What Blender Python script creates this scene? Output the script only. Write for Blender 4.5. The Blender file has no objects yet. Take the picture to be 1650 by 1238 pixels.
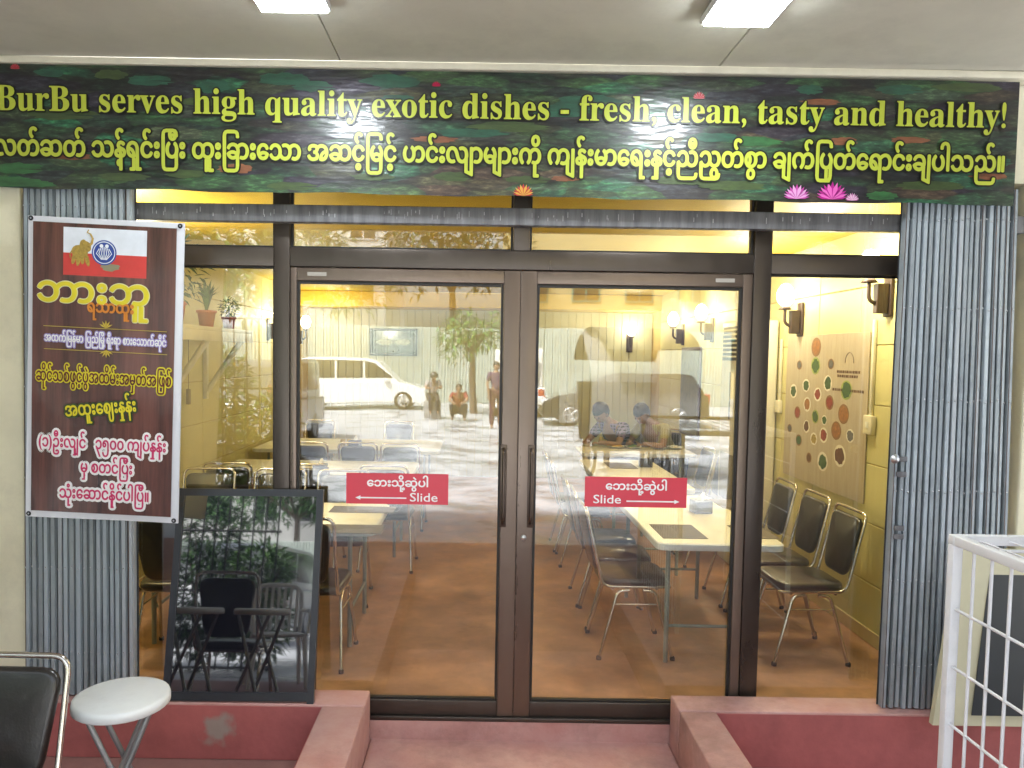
import bpy, bmesh, math, random
from mathutils import Vector, Matrix
random.seed(7)
SC = bpy.context.scene
COL = SC.collection
R = math.radians

# ------------------------------------------------------------------ camera
CX, CY, CH = 0.0, -3.7, 1.78
F = 1240.0
cam_d = bpy.data.cameras.new('camera'); cam = bpy.data.objects.new('camera', cam_d); COL.objects.link(cam)
cam.location = (CX, CY, CH)
PITCH, ROLL = R(3.2), R(0.9)
ROT = Matrix.Rotation(math.pi/2-PITCH, 3, 'X') @ Matrix.Rotation(ROLL, 3, 'Z')
cam.rotation_euler = ROT.to_euler()
cam_d.sensor_width = 36; cam_d.lens = F/1650*36
SX, SY = 53.0, 21.3
cam_d.shift_x = SX/1650; cam_d.shift_y = SY/1650
cam_d.clip_start = 0.05; cam_d.clip_end = 400
SC.camera = cam

# ------------------------------------------------------------------ world, sun, exposure
SUN_EL, SUN_AZ = R(57), R(-48)
w = bpy.data.worlds.new('World'); SC.world = w; w.use_nodes = True
nt = w.node_tree; bg = nt.nodes['Background']
sky = nt.nodes.new('ShaderNodeTexSky'); sky.sky_type = 'NISHITA'; sky.sun_disc = False
sky.sun_elevation = SUN_EL; sky.sun_rotation = SUN_AZ; sky.dust_density = 4; sky.air_density = 1.2
hs = nt.nodes.new('ShaderNodeHueSaturation'); hs.inputs['Saturation'].default_value = 0.5
nt.links.new(sky.outputs[0], hs.inputs['Color']); nt.links.new(hs.outputs[0], bg.inputs['Color'])
bg.inputs['Strength'].default_value = 0.15
sd = bpy.data.lights.new('sun', 'SUN'); sd.energy = 5.0; sd.angle = R(9); sd.color = (1, .985, .96)
so = bpy.data.objects.new('sun', sd); COL.objects.link(so)
dv = Vector((math.sin(SUN_AZ)*math.cos(SUN_EL), math.cos(SUN_AZ)*math.cos(SUN_EL), math.sin(SUN_EL)))
so.rotation_euler = dv.to_track_quat('Z', 'Y').to_euler()
vs = SC.view_settings; vs.view_transform = 'Standard'; vs.look = 'None'; vs.gamma = 1; vs.use_curve_mapping = False
vs.exposure = 2.4
SC.cycles.use_denoising = True
SC.cycles.max_bounces = 10; SC.cycles.transparent_max_bounces = 24; SC.cycles.glossy_bounces = 5
SC.cycles.sample_clamp_indirect = 6
SC.cycles.caustics_reflective = False; SC.cycles.caustics_refractive = False

# ------------------------------------------------------------------ measuring (photograph pixel -> point in the place)
def ray(px, py):
    v = Vector(((px-825+SX)/F, -(py-619-SY)/F, -1.0))
    return ROT @ v
def at(px, py, Y):
    d = ray(px, py); t = (Y-CY)/d.y; return Vector((CX, CY, CH)) + d*t
def atz(px, py, z):
    d = ray(px, py); t = (z-CH)/d.z; return Vector((CX, CY, CH)) + d*t
def atx(px, py, x):
    d = ray(px, py); t = (x-CX)/d.x; return Vector((CX, CY, CH)) + d*t

# ------------------------------------------------------------------ materials
def nodes_of(name):
    m = bpy.data.materials.new(name); m.use_nodes = True
    t = m.node_tree; return m, t, t.nodes['Principled BSDF']
def lin(c):
    return tuple(c)+(1,) if len(c) == 3 else c
MATS = {}
def mat(name, col, rough=.6, metal=0, var=.12, scale=6, bump=.0, bscale=60, stretch=(1,1,1), col2=None, coat=0, spec=.5, emit=None, estr=0, rvar=0, dirt=0):
    if name in MATS: return MATS[name]
    m, t, p = nodes_of(name); N, L = t.nodes, t.links
    tc = N.new('ShaderNodeTexCoord'); mp = N.new('ShaderNodeMapping'); L.new(tc.outputs['Object'], mp.inputs[0]); mp.inputs['Scale'].default_value = stretch
    n = N.new('ShaderNodeTexNoise'); n.inputs['Scale'].default_value = scale; n.inputs['Detail'].default_value = 8; n.inputs['Roughness'].default_value = .65
    L.new(mp.outputs[0], n.inputs[0])
    r = N.new('ShaderNodeValToRGB'); L.new(n.outputs['Fac'], r.inputs[0])
    r.color_ramp.elements[0].position = .3; r.color_ramp.elements[1].position = .7
    a = col2 or tuple(c*(1-var) for c in col); b = col if col2 else tuple(min(1, c*(1+var)) for c in col)
    r.color_ramp.elements[0].color = lin(a); r.color_ramp.elements[1].color = lin(b)
    out = r.outputs[0]
    if dirt:
        n2 = N.new('ShaderNodeTexNoise'); n2.inputs['Scale'].default_value = scale*.35; n2.inputs['Detail'].default_value = 10; n2.inputs['Roughness'].default_value = .75
        L.new(tc.outputs['Object'], n2.inputs[0])
        r2 = N.new('ShaderNodeValToRGB'); r2.color_ramp.elements[0].position = .5; r2.color_ramp.elements[1].position = .72; L.new(n2.outputs['Fac'], r2.inputs[0])
        mu = N.new('ShaderNodeMath'); mu.operation = 'MULTIPLY'; mu.inputs[1].default_value = dirt; L.new(r2.outputs[0], mu.inputs[0])
        mx = N.new('ShaderNodeMix'); mx.data_type = 'RGBA'; L.new(mu.outputs[0], mx.inputs[0]); L.new(out, mx.inputs[6]); mx.inputs[7].default_value = lin(tuple(c*.35+.02 for c in col))
        out = mx.outputs[2]
    L.new(out, p.inputs['Base Color'])
    p.inputs['Metallic'].default_value = metal; p.inputs['Roughness'].default_value = rough
    p.inputs['Specular IOR Level'].default_value = spec
    if coat: p.inputs['Coat Weight'].default_value = coat; p.inputs['Coat Roughness'].default_value = .08
    if rvar:
        mr = N.new('ShaderNodeMapRange'); L.new(n.outputs['Fac'], mr.inputs[0]); mr.inputs[1].default_value = .3; mr.inputs[2].default_value = .7
        mr.inputs[3].default_value = max(.03, rough-rvar); mr.inputs[4].default_value = min(1, rough+rvar); L.new(mr.outputs[0], p.inputs['Roughness'])
    if bump:
        n3 = N.new('ShaderNodeTexNoise'); n3.inputs['Scale'].default_value = bscale; n3.inputs['Detail'].default_value = 4; L.new(mp.outputs[0], n3.inputs[0])
        bp = N.new('ShaderNodeBump'); bp.inputs['Strength'].default_value = bump; bp.inputs['Distance'].default_value = .01
        L.new(n3.outputs['Fac'], bp.inputs['Height']); L.new(bp.outputs[0], p.inputs['Normal'])
    if emit: p.inputs['Emission Color'].default_value = lin(emit); p.inputs['Emission Strength'].default_value = estr
    MATS[name] = m; return m

def glass_mat(name, ior=1.6, tint=(.93,.95,.9), wob=0.0):
    m = bpy.data.materials.new(name); m.use_nodes = True; t = m.node_tree; N, L = t.nodes, t.links
    for n in list(N): N.remove(n)
    o = N.new('ShaderNodeOutputMaterial'); mx = N.new('ShaderNodeMixShader'); fr = N.new('ShaderNodeFresnel'); fr.inputs[0].default_value = ior
    tr = N.new('ShaderNodeBsdfTransparent'); tr.inputs[0].default_value = lin(tint); gl = N.new('ShaderNodeBsdfGlossy'); gl.inputs['Roughness'].default_value = .015; gl.inputs[0].default_value = (1,1,1,1)
    if wob:
        tc = N.new('ShaderNodeTexCoord'); no = N.new('ShaderNodeTexNoise'); no.inputs['Scale'].default_value = 1.1; no.inputs['Detail'].default_value = 1
        L.new(tc.outputs['Object'], no.inputs[0]); bp = N.new('ShaderNodeBump'); bp.inputs['Strength'].default_value = wob; bp.inputs['Distance'].default_value = .02
        L.new(no.outputs['Fac'], bp.inputs['Height']); L.new(bp.outputs[0], gl.inputs['Normal'])
    ge = N.new('ShaderNodeNewGeometry'); mr = N.new('ShaderNodeMapRange'); mr.inputs[3].default_value = ior; mr.inputs[4].default_value = 1/ior   # thin pane: both faces reflect alike
    L.new(ge.outputs['Backfacing'], mr.inputs[0]); L.new(mr.outputs[0], fr.inputs[0])
    L.new(fr.outputs[0], mx.inputs[0]); L.new(tr.outputs[0], mx.inputs[1]); L.new(gl.outputs[0], mx.inputs[2]); L.new(mx.outputs[0], o.inputs[0])
    MATS[name] = m; return m
GLASS = glass_mat('shop_glass', 1.85, (.96,.97,.94), .10)
HOUS = mat('white_enamel', (.75,.75,.75), .4)
CARGLASS = mat('car_glass', (.02,.025,.03), .05, 0, .05, coat=1)

# ------------------------------------------------------------------ mesh building
class MB:
    def __init__(s): s.v = []; s.f = []; s.sm = []
    def add(s, vs, fs, smooth=False, M=None):
        n = len(s.v)
        for v in vs: s.v.append(tuple(M @ Vector(v)) if M is not None else tuple(v))
        for f in fs: s.f.append(tuple(i+n for i in f)); s.sm.append(smooth)
        return s
    def box(s, x0, x1, y0, y1, z0, z1, bev=0, M=None, seg=2):
        if x0 > x1: x0, x1 = x1, x0
        if y0 > y1: y0, y1 = y1, y0
        if z0 > z1: z0, z1 = z1, z0
        if not bev:
            vs = [(x,y,z) for z in (z0,z1) for y in (y0,y1) for x in (x0,x1)]
            return s.add(vs, [(0,2,3,1),(4,5,7,6),(0,1,5,4),(2,6,7,3),(0,4,6,2),(1,3,7,5)], False, M)
        b = bmesh.new(); bmesh.ops.create_cube(b, size=1)
        for v in b.verts: v.co = Vector(((x0+x1)/2+v.co.x*(x1-x0), (y0+y1)/2+v.co.y*(y1-y0), (z0+z1)/2+v.co.z*(z1-z0)))
        bmesh.ops.bevel(b, geom=b.edges[:], offset=bev, segments=seg, profile=.6, affect='EDGES')
        b.verts.index_update(); s.add([v.co.copy() for v in b.verts], [tuple(v.index for v in f.verts) for f in b.faces], seg > 1, M); b.free(); return s
    def tube(s, pts, r, n=8, cap=True, M=None, r2=None):
        pts = [Vector(p) for p in pts]; rings = []; up = None
        for i, p in enumerate(pts):
            d = (pts[min(i+1,len(pts)-1)]-pts[max(i-1,0)])
            if d.length < 1e-9: d = Vector((0,0,1))
            d.normalize()
            if up is None: up = Vector((0,0,1)) if abs(d.z) < .9 else Vector((1,0,0))
            a = d.cross(up); a.normalize(); b = a.cross(d); up = b
            rr = r if r2 is None else r+(r2-r)*i/(len(pts)-1)
            rings.append([p+a*math.cos(2*math.pi*k/n)*rr+b*math.sin(2*math.pi*k/n)*rr for k in range(n)])
        vs = [v for q in rings for v in q]; fs = []
        for i in range(len(pts)-1):
            for k in range(n): fs.append((i*n+k, (i+1)*n+k, (i+1)*n+(k+1)%n, i*n+(k+1)%n))
        s.add(vs, fs, True, M)
        if cap:
            s.add(rings[0], [tuple(range(n))], False, M); s.add(rings[-1], [tuple(reversed(range(n)))], False, M)
        return s
    def lathe(s, prof, n=24, M=None, smooth=True):
        vs = [(r*math.cos(2*math.pi*k/n), r*math.sin(2*math.pi*k/n), z) for r, z in prof for k in range(n)]; fs = []
        for i in range(len(prof)-1):
            for k in range(n): fs.append((i*n+k, i*n+(k+1)%n, (i+1)*n+(k+1)%n, (i+1)*n+k))
        return s.add(vs, fs, smooth, M)
    def prism(s, poly, y0, y1, bev=0, M=None, axis='Y', seg=2):   # poly of (x,z) pushed along Y
        b = bmesh.new(); vv = [b.verts.new((x, y0, z)) for x, z in poly]; f = b.faces.new(vv)
        g = bmesh.ops.extrude_face_region(b, geom=[f]); 
        for e in g['geom']:
            if isinstance(e, bmesh.types.BMVert): e.co.y = y1
        bmesh.ops.recalc_face_normals(b, faces=b.faces[:])
        if bev: bmesh.ops.bevel(b, geom=b.edges[:], offset=bev, segments=seg, profile=.6, affect='EDGES')
        bmesh.ops.triangulate(b, faces=[f for f in b.faces if len(f.verts) > 4])
        b.verts.index_update()
        s.add([v.co.copy() for v in b.verts], [tuple(v.index for v in f.verts) for f in b.faces], False, M); b.free(); return s
    def mesh(s, name='mesh'):
        me = bpy.data.meshes.new(name); me.from_pydata(s.v, [], s.f); me.polygons.foreach_set('use_smooth', s.sm); me.update(); return me
    def build(s, name, m, parent=None, loc=None, rot=None):
        me = s.mesh(name); me.materials.append(m); return link(name, me, parent, loc, rot)
def link(name, me, parent=None, loc=None, rot=None):
    o = bpy.data.objects.new(name, me); COL.objects.link(o)
    if parent is not None: o.parent = parent
    if loc is not None: o.location = loc
    if rot is not None: o.rotation_euler = rot
    return o
def tag(o, label=None, cat=None, group=None, kind=None):
    if label: o['label'] = label
    if cat: o['category'] = cat
    if group: o['group'] = group
    if kind: o['kind'] = kind
    return o
def thing(name, label, cat, loc=(0,0,0), rz=0, group=None):
    o = bpy.data.objects.new(name, None); COL.objects.link(o); o.location = loc; o.rotation_euler = (0,0,rz)
    return tag(o, label, cat, group)
def copy_tree(o, kids, parent=None):
    c = o.copy(); COL.objects.link(c)
    if parent is not None: c.parent = parent
    for ch in kids.get(o, []): copy_tree(ch, kids, c)
    return c
def kids_of(root):
    k = {}
    for o in bpy.data.objects:
        if o.parent is not None: k.setdefault(o.parent, []).append(o)
    return k
def fillet(pts, rad, n=5):
    pts = [Vector(p) for p in pts]; out = [pts[0]]
    for i in range(1, len(pts)-1):
        a, b, c = pts[i-1], pts[i], pts[i+1]
        r = min(rad, (a-b).length*.49, (c-b).length*.49)
        p = b+(a-b).normalized()*r; q = b+(c-b).normalized()*r
        for k in range(n+1):
            t = k/n; out.append(p*(1-t)**2 + b*2*t*(1-t) + q*t*t)
    out.append(pts[-1]); return out
def disc(cx, cz, rx, rz, y, n=24, jitter=0, rot=0):
    vs = [(cx, y, cz)]
    for k in range(n):
        a = 2*math.pi*k/n; q = 1+random.uniform(-jitter, jitter); dx, dz = rx*q*math.cos(a), rz*q*math.sin(a)
        vs.append((cx+dx*math.cos(rot)-dz*math.sin(rot), y, cz+dx*math.sin(rot)+dz*math.cos(rot)))
    return vs, [(0, 1+k, 1+(k+1) % n) for k in range(n)]

# ------------------------------------------------------------------ lettering
_G = {}
def glyph(ch, off):
    k = (ch, round(off, 4))
    if k not in _G:
        c = bpy.data.curves.new('g', 'FONT'); c.body = ch; c.size = 1; c.offset = off; c.resolution_u = 3
        o = bpy.data.objects.new('g', c)
        me = bpy.data.meshes.new_from_object(o)
        _G[k] = ([tuple(v.co) for v in me.vertices], [tuple(p.vertices) for p in me.polygons])
        bpy.data.objects.remove(o); bpy.data.meshes.remove(me); bpy.data.curves.remove(c)
    return _G[k]
_A = {}
def adv(ch):
    if ch not in _A:
        a = max((v[0] for v in glyph(ch+'H', 0)[0]), default=.7); b = max(v[0] for v in glyph('H', 0)[0]); _A[ch] = a-b
    return _A[ch]
def order(s):
    out = ''; i = 0
    while i < len(s):
        c = s[i]; o = ord(c)
        if 0x1000 <= o <= 0x102a or o == 0x103f:
            j = i+1
            while j < len(s) and 0x102b <= ord(s[j]) <= 0x103e: j += 1
            mk = s[i+1:j]; pre = ''.join(ch for ch in mk if ord(ch) == 0x1031)+''.join(ch for ch in mk if ord(ch) == 0x103c)
            out += pre + c + ''.join(ch for ch in mk if ord(ch) not in (0x1031, 0x103c)); i = j
        else: out += c; i += 1
    return out
def lettering(s, x0, x1, z, height, y, off=0.0, parent=None, name='lettering', m=None, slant=0.0, mb=None, rot=0):
    """row of glyphs from x0 to x1, baseline z; height = em size"""
    s = order(s); xs = []; x = 0
    for ch in s: xs.append(x); x += adv(ch)
    kx = (x1-x0)/max(x, .01); mb = mb or MB()
    cr, sr = math.cos(rot), math.sin(rot)
    for i, ch in enumerate(s):
        if ch == ' ': continue
        vs, fs = glyph(ch, 0)
        dx = 0
        if ch == '\u1037' and i and s[i-1] in '\u102f\u1030': dx = .22
        ro = off*height; st = [(0, 0)] if ro < .0004 else [(ro*math.cos(a), ro*math.sin(a)) for a in [2*math.pi*k/(12 if off > .06 else 8) for k in range(12 if off > .06 else 8)]]+([(0, 0)] if off < .09 else [(ro*.5*math.cos(a), ro*.5*math.sin(a)) for a in (0, 1.57, 3.14, 4.71)])
        for k, (ox, oz) in enumerate(st):     # a bold stroke is the glyph laid down round a small circle
            dy = -.00002*((i % 4)*14+k); q = []
            for v in vs:
                X = (xs[i]+v[0]+dx)*kx+ox; Z = v[1]*height+oz
                q.append((x0+X*cr-Z*sr, y+dy, z+X*sr+Z*cr))
            mb.add(q, fs)
    if m is None: return mb
    o = mb.build(name, m, parent); return o

# ================================================================== SETTING
FLOOR = mat('floor_paint', (.40,.225,.14), .5, 0, .34, 4.5, .2, 25, dirt=.42, rvar=.14)
STREET = None
def street_mat():
    m, t, p = nodes_of('wet_street'); N, L = t.nodes, t.links
    tc = N.new('ShaderNodeTexCoord'); mp = N.new('ShaderNodeMapping'); mp.inputs['Scale'].default_value = (.75, .95, 1); L.new(tc.outputs['Object'], mp.inputs[0])
    n = N.new('ShaderNodeTexNoise'); n.inputs['Scale'].default_value = 1.3; n.inputs['Detail'].default_value = 12; n.inputs['Roughness'].default_value = .7; L.new(mp.outputs[0], n.inputs[0])
    r = N.new('ShaderNodeValToRGB'); r.color_ramp.elements[0].position = .38; r.color_ramp.elements[1].position = .58
    r.color_ramp.elements[0].color = (.24,.25,.265,1); r.color_ramp.elements[1].color = (.50,.52,.55,1); L.new(n.outputs['Fac'], r.inputs[0]); L.new(r.outputs[0], p.inputs['Base Color'])
    q = N.new('ShaderNodeMapRange'); L.new(n.outputs['Fac'], q.inputs[0]); q.inputs[1].default_value = .38; q.inputs[2].default_value = .58; q.inputs[3].default_value = .08; q.inputs[4].default_value = .6; L.new(q.outputs[0], p.inputs['Roughness'])
    b = N.new('ShaderNodeBump'); b.inputs['Strength'].default_value = .35; L.new(n.outputs['Fac'], b.inputs['Height']); L.new(b.outputs[0], p.inputs['Normal'])
    return m
STREET = street_mat()
tag(MB().box(-2.6, 2.6, -.02, 7.6, -.06, 0).build('floor', FLOOR), kind='structure')
tag(MB().add([(-150,-160,-.03),(150,-160,-.03),(150,60,-.03),(-150,60,-.03)], [(0,1,2,3)]).build('street', STREET, loc=(0,0,-.12)), kind='structure')
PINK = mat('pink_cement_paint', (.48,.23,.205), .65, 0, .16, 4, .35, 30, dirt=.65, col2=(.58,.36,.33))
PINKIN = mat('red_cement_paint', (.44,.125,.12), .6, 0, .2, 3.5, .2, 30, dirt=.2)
tag(MB().box(-4, 4, -3.95, -.05, -.25, -.12).build('porch_floor', mat('porch_cement', (.30,.16,.14), .6, 0, .2, 4, .2, 30, dirt=.3)), kind='structure')
tag(MB().box(-.503, .948, -1.1, -.03, -.119, -.10, .006).build('step', PINK), kind='structure')
tag(MB().box(-2.6, 2.6, -.045, -.021, -.12, -.008).build('door_sill', PINK), kind='structure')

# walls
YW = mat('yellow_wall_paint', (.62,.56,.26), .55, 0, .06, 2.5, .08, 40, dirt=.06)
JOINT = mat('wall_joint', (.50,.38,.14), .8, 0, .1)
CREAM = mat('cream_plaster', (.80,.76,.57), .7, 0, .08, 3, .15, 30, dirt=.35)
def tiled_wall(x, sgn, label):
    t = tag(MB().box(x, x+sgn*.12, .1, 7.5, 0, 2.62).build('side_wall', JOINT), label, 'wall')
    W, H = .62, .375
    me = MB().box(0, -sgn*.008, .003, W-.003, .003, H-.003, .003, seg=1).mesh('tile'); me.materials.append(YW)
    for r_ in range(7):
        y = .1-(r_ % 2)*.0
        k = 0
        while y+W <= 7.5:
            o = link('tile', me, t, (x, y, r_*H)); y += W; k += 1
    return t
WL = tiled_wall(-2.49, -1, 'yellow tiled left side wall of the restaurant behind the plant shelf')
WR = tiled_wall(2.49, 1, 'yellow tiled right side wall of the restaurant behind the food poster')
# skirting
for x, lab in ((2.478, 'pale skirting board along the foot of the right wall'), (-2.478, 'pale skirting board along the foot of the left wall')):
    tag(MB().box(x-.006, x+.003, .1, 7.4, .003, .09, .002, seg=1).build('skirting_board', mat('skirting', (.6,.5,.28), .5)), lab, 'skirting board')
# back wall with vertical boards
BW = thing('back_wall', 'pale yellow back wall of narrow vertical boards behind the tables', 'wall', (0, 7.4, 0))
BATTEN = mat('pale_board_paint', (.47,.46,.32), .5, 0, .06, 2)
MB().box(-2.49, 2.49, .02, .14, 0, 2.62).build('backing', JOINT, BW)
me = MB().box(.002, .108, 0, .018, 0, 2.40, .004, seg=1).mesh('board'); me.materials.append(BATTEN)
for i in range(45): link('board', me, BW, (-2.475+i*.11, 0, .002))
tag(MB().box(-2.485, 2.485, 6.9, 7.39, 2.41, 2.618, .01).build('ceiling_beam', mat('mustard_paint', (.72,.50,.07), .5, 0, .05, 2)), 'mustard yellow beam dropped below the ceiling at the back', 'beam')
tag(MB().box(-2.6, 2.6, .06, 7.55, 2.622, 2.75).build('ceiling', mat('mustard_ceiling', (.56,.39,.04), .55, 0, .06, 2)), kind='structure')
# facade piers
for x0, x1, lab in ((-4.2, -2.115, 'cream plastered pier left of the folded steel shutter'), (2.52, 4.2, 'cream plastered pier right of the folded steel shutter')):
    tag(MB().box(x0, x1, -.14, .3, -.119, 3.1, .01).build('pier', CREAM), lab, 'pier')
tag(MB().box(-2.11, -2.04, -.02, .1, .0, 2.9).build('jamb', mat('green_cream', (.42,.43,.30), .7)), 'narrow greenish plaster jamb beside the left pier', 'jamb')
tag(MB().box(-2.11, 2.515, -.12, .2, 2.60, 3.1).build('lintel', CREAM), 'cream lintel hidden behind the lily pond banner', 'lintel')
tag(MB().box(2.95, 3.1, -4.9, -1.2, -.119, 3.1, .01).build('unseen_side_wall', mat('brown_plaster', (.20,.17,.13), .85, 0, .15, 1.5, dirt=.3)), 'unseen dull brown plaster wall closing the right side of the porch', 'wall')  # out of view; gives the right pane something dark to mirror
tag(MB().box(-4.35, -4.2, -4.3, -.14, -.119, 3.1, .01).build('unseen_side_wall', mat('grey_plaster', (.34,.33,.28), .85, 0, .15, 1.5, dirt=.3)), 'unseen grey plaster wall added to cut daylight from the left of the porch', 'wall')  # added wall out of view, keeps side daylight off the porch
# porch ceiling
PC = bpy.data.objects.new('porch_ceiling', MB().box(-6, 4.2, -4.3, .3, 3.16, 3.25).mesh()); PC.data.materials.append(mat('ceiling_edge', (.2,.19,.16), .8)); COL.objects.link(PC); tag(PC, kind='structure')
CM = mat('grey_ceiling_board', (.64,.62,.52), .75, 0, .07, 2.2, .1, 40, dirt=.3)
CM2 = mat('pale_ceiling_board', (.64,.62,.54), .7, 0, .05, 2.2)
xs = [-6, -2.3, -.637, 1.035, 2.705, 4.2]
for i in range(5):
    MB().box(xs[i]+.002, xs[i+1]-.002, -.94, .0, 3.063, 3.155, .003, seg=1).build('ceiling_board', CM, PC)
    MB().box(xs[i]+.002, xs[i+1]-.002, -2.4, -.943, 3.048, 3.155, .003, seg=1).build('ceiling_board', CM2, PC)
    MB().box(xs[i]+.002, xs[i+1]-.002, -4.3, -2.403, 3.063, 3.155, .003, seg=1).build('ceiling_board', CM, PC)
tag(MB().box(-4.2, 4.2, -.240, -.145, 3.030, 3.061, .005).build('cornice', mat('cream_trim', (.68,.64,.50), .6)), 'cream trim strip between the porch ceiling and the banner', 'trim')

# ------------------------------------------------------------------ planters
def low_wall(x0, x1, side, label):
    t = thing('low_wall', label, 'low wall'); zt = .146; y0, y1 = -2.6, -.055
    MB().box(x0, x1, -.22, y1, -.118, zt, .008).build('back_rim', PINK, t)
    if side > 0: xa, xb, a, b, xi = x1-.20, x1, x0+.03, x1-.205, x1-.2015
    else: xa, xb, a, b, xi = x0, x0+.17, x0+.175, x1-.03, x0+.1715
    MB().box(xa, xb, y0, -.2225, -.118, zt-.002, .008).build('side_rim', PINK, t)
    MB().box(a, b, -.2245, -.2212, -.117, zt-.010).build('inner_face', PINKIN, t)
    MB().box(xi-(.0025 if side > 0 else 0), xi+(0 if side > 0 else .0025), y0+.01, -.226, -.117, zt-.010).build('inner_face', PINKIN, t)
    return t
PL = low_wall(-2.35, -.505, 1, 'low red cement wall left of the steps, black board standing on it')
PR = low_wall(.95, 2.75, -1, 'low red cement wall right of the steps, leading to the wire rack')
def patch_mask(m, px, py):
    p = at(px, py, -.2245); t = m.node_tree; N, L = t.nodes, t.links; b = N['Principled BSDF']; src = b.inputs['Base Color'].links[0].from_socket
    tc = N.new('ShaderNodeTexCoord'); no = N.new('ShaderNodeTexNoise'); no.inputs['Scale'].default_value = 14; no.inputs['Detail'].default_value = 6; L.new(tc.outputs['Object'], no.inputs[0])
    sb = N.new('ShaderNodeVectorMath'); sb.operation = 'SUBTRACT'; sb.inputs[1].default_value = (p.x, -.2245, p.z); L.new(tc.outputs['Object'], sb.inputs[0])
    sc = N.new('ShaderNodeVectorMath'); sc.operation = 'MULTIPLY'; sc.inputs[1].default_value = (1.0, 0, 1.1); L.new(sb.outputs[0], sc.inputs[0])
    ln = N.new('ShaderNodeVectorMath'); ln.operation = 'LENGTH'; L.new(sc.outputs[0], ln.inputs[0])
    ma = N.new('ShaderNodeMath'); ma.operation = 'MULTIPLY_ADD'; L.new(no.outputs['Fac'], ma.inputs[0]); ma.inputs[1].default_value = .22; L.new(ln.outputs['Value'], ma.inputs[2])
    rp = N.new('ShaderNodeMapRange'); L.new(ma.outputs[0], rp.inputs[0]); rp.inputs[1].default_value = .145; rp.inputs[2].default_value = .20; rp.inputs[3].default_value = .85; rp.inputs[4].default_value = 0
    mx = N.new('ShaderNodeMix'); mx.data_type = 'RGBA'; L.new(rp.outputs[0], mx.inputs[0]); L.new(src, mx.inputs[6]); mx.inputs[7].default_value = (.36,.33,.29,1); L.new(mx.outputs[2], b.inputs['Base Color'])
pm = PINKIN.copy(); pm.name = 'red_cement_worn_patch'; patch_mask(pm, 350, 1172)
for o in PL.children:
    if o.name.startswith('inner_face') and o.dimensions.x > 1: o.data.materials[0] = pm

# ------------------------------------------------------------------ storefront frame
BRONZE = mat('bronze_aluminium', (.085,.07,.06), .34, .75, .12, 4, .0, stretch=(1,1,.2), rvar=.1)
DARKB = mat('dark_gasket', (.012,.010,.009), .5)
ZT0, ZT1 = 2.18, 2.27
SF = thing('storefront_frame', 'dark bronze aluminium shopfront frame with fixed glass around the sliding doors', 'window frame')
XM = [(-2.04,-1.99), (-.98,-.905), (.15,.228), (1.29,1.372), (2.44,2.49)]
for i, (a, b) in enumerate(XM):
    if i == 2: MB().box(a, b, -.035, .06, ZT1, 2.60, .004).build('mullion', BRONZE, SF)
    else: MB().box(a, b, -.035, .06, .0, 2.60, .004).build('mullion', BRONZE, SF)
for i in range(4):
    a, b = XM[i][1]+.001, XM[i+1][0]-.001
    if i in (1,): b = .149
    if i == 2: a = .229
    if i in (0, 3):
        MB().box(a, b, -.03, .055, ZT0, ZT1, .004).build('transom', BRONZE, SF)
        MB().box(a, b, -.03, .055, .0, .085, .004).build('bottom_rail', BRONZE, SF)
    for z0, z1 in ((ZT1, 2.60),) + (((.085, ZT0),) if i in (0, 3) else ()):
        g = MB(); g.box(a+.001, b-.001, .0, .006, z0+.001, z1-.001); g.build('pane', GLASS, SF)
        e = MB()
        e.box(a, a+.010, -.008, -.001, z0, z1); e.box(b-.010, b, -.008, -.001, z0, z1); e.box(a+.011, b-.011, -.008, -.001, z0, z0+.010); e.box(a+.011, b-.011, -.008, -.001, z1-.010, z1)
        e.build('gasket', DARKB, SF)
MB().box(-.904, 1.289, -.036, .06, ZT0, ZT1, .004).build('transom', BRONZE, SF)
MB().box(-.904, 1.289, -.045, .06, -.008, .012, .003).build('threshold', BRONZE, SF)

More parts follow.
